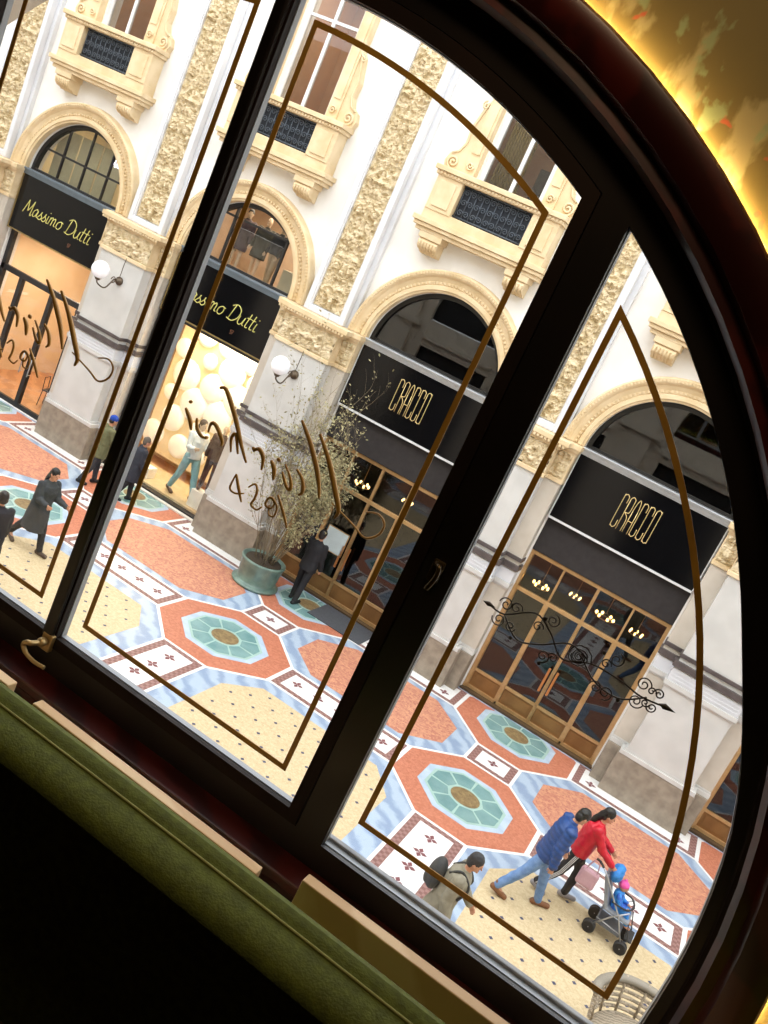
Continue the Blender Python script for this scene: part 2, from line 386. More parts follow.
# ------------------------------------------------------------------ balconies and upper windows
def spiral(cx, cz, r0, turns, y, a0=0, sgn=1, n=26):
    return [(cx+(r0*(1-i/n*.85))*math.cos(a0+sgn*2*PI*turns*i/n), y, cz+(r0*(1-i/n*.85))*math.sin(a0+sgn*2*PI*turns*i/n)) for i in range(n+1)]
def make_balcony():
    t = empty('balcony')
    b = MB()
    b.box(-1.40, 1.40, -.30, .12, 8.16, 8.24, .01); b.box(-1.46, 1.46, -.36, .12, 8.24, 8.32, .015); b.box(-1.50, 1.50, -.40, .12, 8.32, 8.42, .01); b.box(-1.38, 1.38, -.3, .12, 8.42, 8.62, .01)
    b.build('slab', M_cream, t)
    for s in (-1, 1):
        b = MB(); b.box(s*1.08-.29, s*1.08+.29, -.32, .12, 8.6, 9.3, .01); b.box(s*1.08-.19, s*1.08+.19, -.345, -.3, 8.68, 9.2, .012); b.build('pedestal', M_cream, t)
        c = MB()   # scrolled console with fluted face
        c.box(s*1.0-.26, s*1.0+.26, -.30, .12, 8.04, 8.16, .01)
        side = [(.12, 8.05), (-.24, 8.05), (-.29, 7.98), (-.27, 7.88), (-.2, 7.83), (-.1, 7.82), (-.04, 7.78), (.12, 7.76)]
        c.loops([[Vector((s*1.0+q, y, z)) for y, z in side] for q in (-.22, .22)])
        for i in range(6): c.tube([(s*1.0-.17+i*.068, y-.01, z) for y, z in side[2:7]], .022, 6)
        c.build('console', M_cream, t)
    b = MB(); b.box(-1.42, 1.42, -.36, .12, 9.28, 9.36, .012); b.box(-1.46, 1.46, -.42, .12, 9.36, 9.46, .012)
    for i in range(36): b.box(-1.37+i*.0783-.02, -1.37+i*.0783+.02, -.385, -.36, 9.3, 9.35)
    b.build('railing_top', M_cream, t)
    g = MB(); g.box(-.79, .79, -.16, -.13, 8.6, 9.3)
    gm = g.build('grille', M_grille, t)
    g = MB()
    for i in range(11):
        x = -.75+i*.15; g.tube([(x, -.2, 8.62), (x, -.2, 9.28)], .011, 5)
    for i in range(5):
        cx = -.6+i*.3
        for cz in (8.76, 8.96, 9.16):
            g.tube(spiral(cx-.07, cz, .065, 1.4, -.21), .01, 4); g.tube(spiral(cx+.07, cz, .065, 1.4, -.21, PI, -1), .01, 4)
    g.tube([(-.79, -.2, 8.66), (.79, -.2, 8.66)], .015, 6); g.tube([(-.79, -.2, 9.26), (.79, -.2, 9.26)], .015, 6)
    g.build('scrollwork', mat('iron_scroll', '#5a626c', .45, .5), gm)
    return t
b0 = make_balcony()
BB = {-3: 'cream stone balcony with iron grille over the left fashion shop door', -2: 'cream stone balcony with iron grille over the mannequin shop window', -1: 'cream stone balcony over the restaurant beside the shrub', 0: 'cream stone balcony at the right, only its console showing'}
for n, k in enumerate(sorted(BB)):
    o = b0 if n == 0 else copy_tree(b0); o.location = (k*P, 0, 0); tag(o, BB[k], 'balcony', 'stone balconies on the facade')
def make_tall_window():
    t = empty('tall_window')
    for s in (-1, 1):
        b = MB()   # carved jamb strip with a volute bracket
        b.box(s*.90-.14, s*.90+.14, -.1, .12, 9.46, 12.4, .01); b.box(s*.90-.09, s*.90+.09, -.125, -.09, 9.9, 12.2, .01)
        b.tube(spiral(s*.90, 9.66, .085, 1.5, -.13, 0, s), .018, 6)
        b.build('jamb', M_cream, t)
        b = MB()
        out = [(0, 9.46), (.40, 9.46), (.46, 9.6), (.40, 9.78), (.26, 9.86), (.18, 10.05), (.20, 10.35), (.14, 10.6), (.08, 10.85), (0, 10.95)]
        b.slab([(s*(1.04+x), z) for x, z in out], [], -.06, .12)
        b.tube(spiral(s*1.3, 9.62, .13, 1.7, -.08, -PI/2, s), .025, 6)
        b.tube([(s*(1.0+x), -.07, z) for x, z in out[3:]], .025, 6); b.tube(spiral(s*1.12, 10.82, .08, 1.4, -.08, PI/2, -s), .02, 6)
        b.build('volute', M_cream, t)
    b = MB()
    for s in (-1, 1): b.box(s*.67-.055, s*.67+.055, .12, .22, 9.42, 12.2, .01)
    b.box(-.04, .04, .13, .21, 9.42, 12.2, .01); b.box(-.62, .62, .13, .21, 12.05, 12.2); b.box(-.62, .62, .13, .21, 9.42, 9.52); b.box(-.62, .62, .14, .2, 11.3, 11.36)
    b.build('window_frame', M_vol, t)
    for s in (-1, 1): b = MB(); b.box(s*.33-.29, s*.33+.29, .165, .175, 9.5, 12.05); b.build('pane', glassmat('upper_glass', (.8, .8, .78), 1.5, 1.2), t)
    return t
def room_box(name, c, x, y0, y1, z0, z1, m, floorm=None):
    b = MB(); t = .06
    b.box(c-x-t, c-x, y0, y1, z0-t, z1+t); b.box(c+x, c+x+t, y0, y1, z0-t, z1+t); b.box(c-x, c+x, y1, y1+t, z0-t, z1+t)
    b.box(c-x, c+x, y0, y1, z1, z1+t); b.mi = 1; b.box(c-x, c+x, y0, y1, z0-t, z0)
    return tag(b.build(name, [m, floorm or m]), kind='structure')
w0 = make_tall_window()
WN = {-3: 'tall white-framed window above the left fashion shop balcony', -2: 'tall white-framed window with a warm lit room above the mannequin shop', -1: 'tall white-framed window with yellow curtains above the restaurant', 0: 'tall white-framed window above the right-hand restaurant'}
for n, k in enumerate(sorted(WN)):
    o = w0 if n == 0 else copy_tree(w0); o.location = (k*P, 0, 0); tag(o, WN[k], 'window', 'tall upper windows of the facade')
    room_box('wall_upper_room', k*P, 1.4, .5, 3.0, 9.2, 12.9, mat('warm_room_wall', '#b88a5e', .8) if k != 0 else mat('dim_room_wall', '#77705f', .8))
    area('room_lamp', (k*P, 1.6, 12.7), (0, 0, 0), 1.0, 1.0, {-3: 45, -2: 60, -1: 15, 0: 12}[k], (1, .86, .66))
# lit inner doorway seen in the second window, curtains in the third
t = empty('inner_doorway', (-2*P-.05, 2.9, 9.2), label='glowing doorway with dark frame inside the tall window above the mannequin shop', cat='doorway')
b = MB(); b.box(.2, .28, -.08, .08, 0, 2.4); b.box(.95, 1.03, -.08, .08, 0, 2.4); b.box(.28, .95, -.08, .08, 2.3, 2.4); b.build('door_frame', M_dark, t)
b = MB(); b.box(.28, .95, -.01, .05, 0, 2.3); b.build('lit_opening', mat('glowing_room_light', '#f5dda0', .8, emit='#ffe09a', es=1.6), t)
def curtain(name, x0, x1, y, z0, z1, m, lab):
    b = MB(); n = 60; rings = []
    for z in (z0, (z0+z1)/2, z1):
        rings.append([Vector((x0+(x1-x0)*i/n, y+.05*math.sin(i*1.1), z)) for i in range(n+1)]+[Vector((x0+(x1-x0)*i/n, y+.012+.05*math.sin(i*1.1), z)) for i in range(n, -1, -1)])
    b.loops(rings, smooth=True); return tag(b.build(name, m), lab, 'curtain')
curtain('curtain', -P-.6, -P+.02, .42, 9.5, 12.3, mat('mustard_silk', '#b09448', .6, c2='#8d7433', kind='wave', scale=6), 'mustard yellow curtain in the left half of the window above the restaurant sign')
b = MB(); b.box(-.34, .34, 0, .06, 0, 1.1, .02); b.box(-.27, .27, -.02, 0, .08, 1.02, .01)
tag(b.build('dark_cabinet', mat('dark_cabinet_wood', '#33281f', .5), loc=(-P+.4, 1.1, 9.2)), 'dark wooden cabinet in the right half of the window above the restaurant sign', 'cabinet')

# ------------------------------------------------------------------ stroke lettering
def stroke(b, glyphs, text, x, z, y, h, r, adv=None, slant=0, mirror=1, gap=.18, n=5, k=5, joined=False):
    for ch in text:
        if ch == ' ': x += mirror*h*.7; continue
        w_, strokes = glyphs[ch]
        for st in strokes:
            pts = smooth_line([(px_, 0, pz_) for px_, pz_ in st], k) if len(st) > 2 else [Vector((a, 0, c)) for a, c in st]
            b.tube([(x+mirror*(p.x+slant*p.z)*h, y, z+p.z*h) for p in pts], r, n)
        x += mirror*(w_+gap)*h
    return x
def rr(x0, x1, z0, z1, r=.12):   # stadium style corner points
    return x0, x1, z0, z1, r
SCR = {
 'M': (1.5, [[(.0, 0), (.15, .8), (.3, 1.7)], [(.3, 1.7), (.55, .9), (.7, .35)], [(.7, .35), (1.0, 1.0), (1.2, 1.75)], [(1.2, 1.75), (1.25, .8), (1.3, -.1), (1.5, .1)]]),
 'a': (.85, [[(.7, .8), (.4, 1.0), (.05, .6), (.15, .05), (.5, .15), (.72, .85), (.7, .2), (.95, .08)]]),
 's': (.6, [[(-.1, .1), (.25, .6), (.35, 1.0), (.35, .7), (.6, .35), (.4, 0), (.05, .08)]]),
 'i': (.35, [[(.15, .95), (.12, .3), (.2, .02), (.42, .1)], [(.2, 1.35), (.22, 1.42)]]),
 'm': (1.2, [[(.05, 0), (.12, .95)], [(.12, .7), (.35, 1.0), (.5, .75), (.5, 0)], [(.52, .7), (.8, 1.0), (.95, .75), (.95, .15), (1.2, .08)]]),
 'o': (.8, [[(.45, 1), (.08, .7), (.1, .15), (.5, 0), (.78, .4), (.7, .85), (.45, 1), (.9, .9)]]),
 'D': (1.25, [[(.15, 0), (.3, 1.75)], [(-.1, 1.55), (.5, 1.85), (1.15, 1.4), (1.2, .6), (.7, .02), (-.05, .1)]]),
 'u': (.85, [[(.05, .95), (.05, .3), (.3, 0), (.6, .25), (.72, .95), (.7, .2), (.92, .06)]]),
 't': (.5, [[(.25, 1.6), (.18, .3), (.3, .02), (.5, .1)], [(-.02, 1.05), (.5, 1.1)]]),
 'r': (.6, [[(.05, 0), (.12, .95), (.12, .95)], [(.12, .65), (.35, .95), (.6, .9), (.58, .75)]]),
 'c': (.65, [[(.6, .82), (.4, 1.0), (.06, .65), (.1, .12), (.4, 0), (.72, .15)]]),
 'h': (.9, [[(.3, .9), (.5, 1.8), (.35, 2.3), (.2, 1.9), (.1, .9), (.05, 0)], [(.08, .5), (.4, 1.0), (.62, .75), (.58, .15), (.85, .06)]]),
 'e': (.65, [[(.08, .5), (.5, .6), (.55, .9), (.35, 1.02), (.06, .65), (.12, .12), (.4, 0), (.7, .15)]]),
 '1': (.35, [[(.0, 1.2), (.22, 1.55)], [(.22, 1.55), (.1, 0)]]),
 '8': (.75, [[(.4, .85), (.12, 1.2), (.4, 1.58), (.68, 1.25), (.4, .85), (.05, .4), (.35, 0), (.7, .35), (.4, .85)]]),
 '2': (.75, [[(.1, 1.25), (.4, 1.6), (.68, 1.2), (.4, .6), (.0, .05)], [(.0, .05), (.72, .02)]]),
 '4': (.75, [[(.55, 0), (.6, 1.6)], [(.6, 1.6), (.0, .5)], [(.0, .5), (.8, .5)]]),
 '5': (.7, [[(.6, 1.5), (.15, 1.5)], [(.15, 1.5), (.1, .9), (.5, .95), (.6, .4), (.3, 0), (.0, .2)]]),
 '7': (.7, [[(.0, 1.5), (.65, 1.5)], [(.65, 1.5), (.3, .7), (.15, 0)]]),
}
def cracco_glyph(ch, W=.62, H=4.6):
    r = .3; x0, x1 = 0, W
    top = [(x0, H-r*1.2), (x0+.08, H-.18), (x0+W/2, H), (x1-.08, H-.18), (x1, H-r*1.2)]
    bot = [(x0, r*1.2), (x0+.08, .18), (x0+W/2, 0), (x1-.08, .18), (x1, r*1.2)]
    if ch == 'C': return (W, [[(x1, H-1.1)]+top[::-1]+bot+[(x1, 1.1)]])
    if ch == 'O': return (W, [top+bot[::-1]+[top[0]]])
    if ch == 'R': return (W, [[(x0, 0), (x0, H-r)], top+[(x1, H-1.7), (x1-.1, H-2.1), (x0+.05, H-2.2)], [(x0+.1, H-2.2), (x1, H-2.9), (x1, 0)]])
    if ch == 'A': return (W, [[(x0, 0), (x0, H-1.5)], [(x0, H-1.5), (x0+.1, H-.5), (x0+W/2, H), (x1-.1, H-.5), (x1, H-1.5)], [(x1, H-1.5), (x1, 0)], [(x0, 1.6), (x1, 1.6)]])
CR = {c: cracco_glyph(c) for c in 'CRAO'}

# ------------------------------------------------------------------ shop signs
def sign_m(c, lab):
    t = empty('shop_sign', (c, 0, 0), label=lab, cat='sign')
    b = MB(); b.box(-1.53, 1.53, 0, .3, 4.17, 5.56, .01); b.build('sign_panel', M_black, t)
    b = MB(); b.box(-1.53, 1.53, -.03, .0, 4.16, 4.19); b.box(-1.53, -1.5, -.02, 0, 4.19, 5.56); b.build('edge_trim', mat('thin_brass_edge', '#a08a5a', .4, .6), t)
    b = MB(); x = stroke(b, SCR, 'Massimo', -1.20, 4.68, -.012, .20, .012, slant=.22, gap=.10)
    stroke(b, SCR, 'Dutti', x+.14, 4.68, -.012, .21, .012, slant=.22, gap=.10); b.build('lettering', M_ylw, t)
    b = MB(); stroke(b, SCR, '57', .48, 4.40, -.01, .06, .006); b.build('street_number', mat('copper_number', '#8a5a40', .5), t)
    return t
sign_m(-3*P, 'black shop sign reading Massimo Dutti, over the glass entrance door'); sign_m(-2*P, 'black shop sign reading Massimo Dutti, over the bright mannequin window')
def sign_c(c, lab):
    t = empty('restaurant_sign', (c, 0, 0), label=lab, cat='sign')
    b = MB(); b.box(-1.53, 1.53, 0, .3, 4.19, 5.58, .01); b.build('sign_panel', M_black, t)
    b = MB(); b.box(-1.53, 1.53, -.035, .02, 4.15, 4.19); b.box(-1.545, -1.525, -.02, 0, 4.19, 5.58); b.box(1.525, 1.545, -.02, 0, 4.19, 5.58); b.build('edge_trim', mat('pale_edge_strip', '#dadada', .4), t)
    b = MB(); stroke(b, CR, 'CRACCO', -.40, 4.57, -.012, .152, .0095, gap=.265, k=4, slant=.0); b.build('lettering', M_gold, t)
    return t
sign_c(-P, 'black restaurant sign reading CRACCO, beside the potted shrub'); sign_c(0, 'black restaurant sign reading CRACCO, over the full set of brass doors'); sign_c(P, 'black restaurant sign reading CRACCO, furthest right above the hidden doors')
# transom ledges and lunettes
for k in BN:
    c = k*P
    b = MB(); b.box(c-1.54, c+1.54, -.04, .3, 5.60, 5.66, .008); b.box(c-1.54, c+1.54, -.07, .3, 5.66, 5.71, .008); b.box(c-1.54, c+1.54, -.02, .3, 5.56, 5.60)
    tag(b.build('transom_ledge', M_steel if k > -2 else mat('blue_grey_ledge', '#74818c', .4, .5)), 'metal ledge below the arched window of the '+BN[k], 'ledge', 'metal ledges under the arched windows')
def lunette(c, lab, fm, gm, bars):
    t = empty('arched_window', (c, 0, 0), label=lab, cat='window', group='arched windows over the signs')
    b = MB(); b.sweep(arcpath(0, 5.71, 1.535, 0, 180, 40), [(0, .16), (0, .3), (-.09, .3), (-.09, .16)]); b.box(-1.5, 1.5, .18, .28, 5.71, 5.77); b.build('window_frame', fm, t)
    if bars:
        b = MB()
        bw = .015 if len(bars) > 2 else .025
        for x in bars: b.box(x-bw, x+bw, .2, .27, 5.71, 5.71+math.sqrt(1.5**2-x*x))
        b.box(-1.36, 1.36, .2, .27, 6.3, 6.35) if len(bars) > 2 or c < -12 else b.box(-1.0, 1.05, .2, .27, 6.78, 6.83)
        b.build('mullion', fm, t)
    b = MB(); b.slab([(1.46, 5.73)]+arc(0, 5.71, 1.46, 1, 179, 30)+[(-1.46, 5.73)], [], .235, .243); b.build('pane', gm, t)
lunette(-3*P, 'arched window with thin dark bars and cream blinds above the left fashion sign', M_dark, M_glassM, [-.72, .02, .76])
lunette(-2*P, 'arched window showing dressed display figures above the right fashion sign', M_dark, M_glassM, [-.62, .88])
for k in (-1, 0, 1): lunette(k*P, 'dark reflecting arched window of the '+BN[k], mat('black_lunette_frame', '#15130f', .4), M_glassC, None)

# ------------------------------------------------------------------ shop interiors
m_warm = mat('warm_shop_wall', '#e6cfae', .8, c2='#dcc19b', scale=1.5)
m_wfl = mat('oak_shop_floor', '#c8966a', .4, c2='#b5835a', kind='wave', scale=1)
for k in (-3, -2):
    room_box('wall_shop_interior', k*P, 2.3, .5, 4.6 if k == -3 else 2.6, .0, 4.1, m_warm, m_wfl)
    room_box('wall_shop_mezzanine', k*P, 2.3, .5, 3.2, 5.55, 7.6, mat('cream_mezzanine_wall', '#d9c9a6', .8) if k == -3 else mat('peach_mezzanine_wall', '#c9b299', .8))
area('shop_lamp', (-3*P, 2.2, 4.0), (0, 0, 0), 3, 2.6, 150, (1, .82, .62))
area('shop_lamp', (-2*P, 1.3, 4.0), (0, 0, 0), 3, 1.2, 150, (1, .84, .60))
area('shop_lamp', (-3*P, 1.5, 7.4), (0, 0, 0), 2, 1.5, 50, (1, .9, .72)); area('shop_lamp', (-2*P, 1.5, 7.4), (0, 0, 0), 2, 1.5, 75, (1, .82, .62))
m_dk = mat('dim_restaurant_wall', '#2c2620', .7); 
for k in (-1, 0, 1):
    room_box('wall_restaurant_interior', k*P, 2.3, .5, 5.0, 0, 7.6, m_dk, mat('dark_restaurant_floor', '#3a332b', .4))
    area('restaurant_lamp', (k*P, 2.8, 4.6), (0, 0, 0), 1.2, 1.2, 14, (1, .72, .4))
# blinds behind the left arched window + small lit word
b = MB()
for i in range(3): b.box(-1.42+i*.74+.02, -1.42+(i+1)*.74-.03, .6, .62, 5.7, 6.95)
o = b.build('window_blind', mat('olive_cream_blind', '#aaa382', .8), loc=(-3*P, 0, 0)); tag(o, 'pale olive roller blinds behind the left arched window', 'blind')
t = empty('lit_wall_sign', (-3*P+.62, .5, 6.62), label='small white and violet illuminated word behind the left arched window', cat='sign')
b = MB(); stroke(b, SCR, 'Massimo', -.12, 0, 0, .09, .009, gap=.05); b.build('lettering', mat('white_neon', '#ffffff', .5, emit='#e8e4ff', es=2.5), t)
b = MB(); b.box(.44, .6, -.01, .02, .0, .1, .01); b.build('lit_tail', mat('violet_neon', '#5040c0', .5, emit='#4a3cff', es=1.5), t)

# mannequin shop: ornate white backdrop, platform, white cubes
t = empty('display_backdrop', (-2*P, 1.9, 0), label='white and gold display wall of overlapping discs behind the mannequins', cat='backdrop')
b = MB(); b.box(-2.1, 2.1, .1, .2, .3, 4.05); b.build('panel', mat('self_lit_cream_panel', '#e9d6b0', .7, emit='#ffd690', es=.2), t)  # faint warm emission in the panel stands in for shop lighting
b = MB(); random.seed(3)
for i in range(5):
    for j in range(6):
        cx = -1.75+i*.78+(.39 if j % 2 else 0)+random.uniform(-.1, .1); cz = .8+j*.6; r = random.uniform(.2, .46)
        b.lathe([(.01, -.08), (r*.7, -.1), (r, -.03), (r, .02), (r*.6, .05)], (cx, 0, cz), 18, 'y')
b.build('disc', mat('self_lit_white_disc', '#f6f0e4', .4, emit='#fff2d8', es=.25), t)  # discs are no lamps; slight emission brightens them as if lit
b = MB(); b.box(-1.5, 1.5, .3, 1.7, 0, .10, .01); tag(b.build('display_platform', mat('tan_platform', '#cdb58c', .6), loc=(-2*P, 0, 0)), 'low tan display platform inside the bright shop window', 'platform')
for n, (x, y, lab) in enumerate([(-.72, .62, 'white display cube left of the pale blue mannequin'), (1.0, .62, 'taller white display cube carrying the brown-suited mannequin')]):
    b = MB(); b.box(-.2, .2, -.17, .17, 0, (.28, .44)[n], .01); tag(b.build('display_cube', mat('white_cube', '#f4efe2', .5), loc=(-2*P+x, y, .10)), lab, 'display cube', 'white display cubes')
# shop front frames
t = empty('display_window', (-2*P, 0, 0), label='large dark-framed shop display window under the right fashion sign', cat='shop window')
b = MB(); b.box(-1.54, -1.46, .02, .16, .0, 4.17); b.box(1.46, 1.54, .02, .16, .0, 4.17); b.box(-1.46, 1.46, .02, .16, 4.09, 4.17); b.box(-1.54, 1.54, 0, .2, .0, .09); b.build('window_frame', M_dark, t)
b = MB(); b.box(-1.46, 1.46, .08, .09, .09, 4.09); b.build('pane', M_glassM, t)
b = MB(); b.box(-1.54, 1.54, -.1, .02, 0, .05, .01); b.build('sill', mat('pale_sill_stone', '#ddd8cc', .6), t)
t = empty('shop_entrance', (-3*P, .2, 0), label='dark-framed glass shop entrance with double doors under the left fashion sign', cat='entrance')
b = MB(); b.box(-1.54, 1.54, -.03, .09, 3.10, 3.24); b.box(-1.54, -1.42, -.03, .09, 0, 4.17); b.box(1.42, 1.54, -.03, .09, 0, 4.17); b.box(.28, .4, -.03, .09, 0, 3.1) ; b.box(1.22, 1.36, -.03, .09, 0, 3.1); b.box(-.82, -.70, -.03, .09, 0, 3.1); b.build('door_frame', M_dark, t)
for x0, x1 in ((-1.42, -.82), (-.70, .28), (.40, 1.22)):
    b = MB(); b.box(x0, x1, .02, .03, .1, 3.1); g = b.build('door_glass', M_glassM, t)
b = MB(); b.box(-.70, .28, -.02, .08, 0, .12); b.box(.40, 1.22, -.02, .08, 0, .12); b.build('bottom_rail', M_dark, t)
b = MB(); b.box(-1.42, 1.42, .02, .03, 3.24, 4.15); b.build('transom_glass', M_glassM, t)
for x in (.18, .48): b = MB(); b.tube([(x, -.1, .9), (x, -.1, 1.5)], .015, 8); b.tube([(x, -.1, .95), (x, 0, .95)], .01, 6); b.tube([(x, -.1, 1.45), (x, 0, 1.45)], .01, 6); b.build('door_handle', M_steel, t)

# brass restaurant doors
def make_brass():
    t = empty('brass_doors')
    xs = [-1.50, -.77, 0, .77, 1.50]
    b = MB(); b.box(-1.54, -1.47, .16, .34, 0, 3.38, .006); b.box(1.47, 1.54, .16, .34, 0, 3.38, .006); b.box(-1.47, 1.47, .18, .32, 3.30, 3.38, .006); b.box(-1.47, 1.47, .19, .31, 2.47, 2.55, .006)
    for x in (-.77, .77): b.box(x-.02, x+.02, .2, .3, .1, 3.3, .005)
    b.box(-.03, .03, .2, .3, 2.55, 3.3, .005)
    b.build('door_frame', M_brass, t)
    for i in range(4):
        x0, x1 = xs[i]+(.02 if i != 2 else .004), xs[i+1]-(.02 if i != 1 else .004)
        b = MB(); b.box(x0, x1, .245, .253, 2.55, 3.3); b.build('transom_pane', M_glassT, t)
        d = MB(); d.box(x0, x1, .2, .3, .46, .52, .004); d.box(x0, x1, .2, .3, .04, .12, .004); d.box(x0, x0+.03, .2, .3, .12, 2.47, .004); d.box(x1-.03, x1, .2, .3, .12, 2.47, .004)
        dd = d.build('door_leaf', M_brass, t)
        d = MB(); d.box(x0+.035, x1-.035, .235, .265, .12, .46); d.box(x0+.09, x1-.09, .225, .24, .17, .41, .006); d.build('kick_panel', M_brassp, dd)
        d = MB(); d.box(x0+.035, x1-.035, .245, .253, .52, 2.47); d.build('door_glass', M_glassC, dd)
        if i in (1, 2):
            x = -.09 if i == 1 else .09
            d = MB(); d.box(x-.025, x+.025, .12, .15, .82, 1.38, .01); d.tube([(x, .13, .9), (x, .2, .9)], .012, 6); d.tube([(x, .13, 1.3), (x, .2, 1.3)], .012, 6)
            d.build('pull_handle', mat('copper_handle', '#c98a55', .3, .7), dd)
    b = MB(); b.box(-1.54, 1.54, .1, .3, 3.40, 4.15, .01); b.build('awning_box', M_awn, t)
    b = MB(); b.box(-1.56, 1.56, .05, .36, 0, .05, .005); b.build('threshold', mat('brown_threshold', '#4c3a26', .5), t)
    return t
d0 = make_brass()
DN = {-1: 'brass-framed glass doors with a menu board, behind the man in black', 0: 'full set of brass-framed glass doors with copper pulls, right side', 1: 'brass-framed glass doors furthest right, only a sliver showing'}
for n, k in enumerate(sorted(DN)):
    o = d0 if n == 0 else copy_tree(d0); o.location = (k*P, 0, 0); tag(o, DN[k], 'door', 'brass restaurant doors')
t = empty('menu_board', (-5.53, .12, 1.1), label='pale blue-white menu board on the brass doors before the man in black', cat='menu board')
b = MB(); b.box(-.26, .26, 0, .03, 0, .52, .006); b.build('board', mat('pale_menu_sheet', '#cfdde0', .5), t)
b = MB(); b.box(-.28, .28, .01, .04, -.02, 0); b.box(-.28, .28, .01, .04, .52, .54); b.box(-.28, -.26, .01, .04, -.02, .54); b.box(.26, .28, .01, .04, -.02, .54); b.build('board_frame', M_brass, t)
b = MB(); b.box(-.68, .68, -.48, .48, 0, .012, .004); tag(b.build('door_mat', mat('charcoal_mat', '#4a4c52', .9, c2='#3e4046', scale=40), loc=(-4.35, -.45, .012)), 'charcoal door mat in front of the left brass doors', 'mat')
# restaurant lights and inner pieces glimpsed through the transom panes
random.seed(5)
for k, n in ((0, 4), (-1, 2)):
    for i in range(n):
        x = k*P+(-1.15+i*.72 if k == 0 else -.6+i*1.1); z = 2.55+.12*(i % 2); y = .95+.2*(i % 3)
        t = empty('chandelier', (x, y, z), label=['small glowing chandelier behind the leftmost transom pane of the right brass doors', 'small glowing chandelier behind the second transom pane of the right brass doors', 'small glowing chandelier behind the third transom pane of the right brass doors', 'small glowing chandelier behind the rightmost transom pane of the right brass doors'][i] if k == 0 else ['small glowing chandelier behind the left transom of the doors with the menu board', 'small glowing chandelier behind the right transom of the doors with the menu board'][i], cat='chandelier', group='restaurant chandeliers'); t.rotation_euler = (0, 0, .5*i+.9*k); t.scale = [(1.2, 1.2, 1.2), (.9, .9, .9), (1.4, 1.4, 1.1), (1, 1, 1)][i]
        b = MB(); b.tube([(0, 0, .1), (0, 0, 1.2)], .006, 5); b.tube([(.14*math.cos(a*PI/4), .14*math.sin(a*PI/4), 0) for a in range(8)], .01, 5, closed=True); b.tube([(-.14, 0, 0), (0, 0, .12), (.14, 0, 0)], .006, 5); b.build('ring', M_brass, t)
        for a in range(6):
            b = MB(); b.ell((.14*math.cos(a*PI/3), .14*math.sin(a*PI/3), .04), (.022, .022, .035), 8, 6)
            b.build('bulb', mat('warm_bulb', '#ffd890', .4, emit='#ffd080', es=9), t)

# ------------------------------------------------------------------ globe wall lamps
def make_lamp():
    t = empty('wall_lamp')
    b = MB(); b.lathe([(.0, -.50), (.10, -.49), (.10, -.525), (.06, -.54), (.05, -.60), (0, -.61)], (0, 0, -.05), 16, 'y')
    b.tube(smooth_line([(0, -.56, -.05), (0, -.68, -.03), (0, -.76, -.12), (0, -.88, -.26), (0, -1.02, -.27), (0, -1.2, -.19), (0, -1.22, -.1)]), .017, 8)
    b.tube([(0, -.72-.07*math.cos(a*.5), -.05+.07*math.sin(a*.5)) for a in range(11)], .012, 6)
    b.tube(smooth_line([(0, -.53, 0), (.02, -.56, .3), (0, -.52, .52)]), .009, 6)
    b.lathe([(0, -.12), (.05, -.11), (.07, -.07), (.09, -.06), (.06, -.04), (0, -.04)], (0, -1.22, -.02), 16)
    b.build('bracket', mat('aged_bronze', '#5d4f40', .45, .6), t)
    b = MB(); b.ell((0, -1.22, .11), (.205, .205, .205), 24, 16); b.build('glass_globe', mat('opal_glass', '#f2f4fb', .15, c2='#eef1f8', emit='#eef2ff', es=.12), t)
    return t
l0 = make_lamp()
for n, (x, lab) in enumerate([(-12.88, 'white globe lamp on bronze bracket, on the pier between the two fashion shops'), (-7.72, 'white globe lamp on bronze bracket, on the pier behind the potted shrub'), (-2.6, 'white globe lamp on bronze bracket, hidden on the pier between the restaurant fronts')][:2]):
    o = l0 if n == 0 else copy_tree(l0); o.location = (x, 0, 4.40); tag(o, lab, 'lamp', 'globe wall lamps')
# ------------------------------------------------------------------ the other side of the gallery (seen only in reflections)
def near_wall():
    b = MB(); y0, y1 = CY+1.70, CY+1.92
    for k in range(-5, 3):
        c = .104+k*P
        hole = [(c-1.56, 5.97)]+arc(c+(.022 if k == 0 else 0), 6.36, 1.56, 180, 0, 32)+[(c+1.58, 5.97)]
        g = [(c-1.54, .001), (c-1.54, 4.9), (c+1.54, 4.9), (c+1.54, .001)]
        b.slab([(c-P/2, 0), (c-P/2, 14), (c+P/2, 14), (c+P/2, 0)], [hole, g], y0, y1)
        b.box(c-P/2-.5, c-P/2+.5, y1, y1+.25, 0, 14); b.box(c-P/2-.8, c-P/2+.8, y1, y1+.4, 5.6, 5.8)
        b.box(c-1.6, c+1.6, y1, y1+.15, 5.2, 5.35)
    tag(b.build('wall_near', mat('near_cream_wall', '#ddd3c2', .8)), kind='structure')
    for k in range(-5, 3):
        c = .104+k*P; b = MB(); b.box(c-1.6, c+1.6, y0-.1, y0, 0, 4.95)
        if k: b.box(c-1.6, c+1.6, y0-.1, y0, 6.0, 8.0)
        tag(b.build('window_'+str(k+10), mat('dark_glazing', '#1a1b1d', .6)), kind='structure')
near_wall()
for nm, x in (('wall_sky_block_left', -27.2), ('wall_sky_block_right', 13.9)):
    b = MB(); b.box(x-.2, x+.2, -16, .5, 0, 14); tag(b.build(nm, mat('sky_block_wall', '#cfc8bb', .8)), kind='structure')  # added walls that shut sky light out; the real gallery runs on

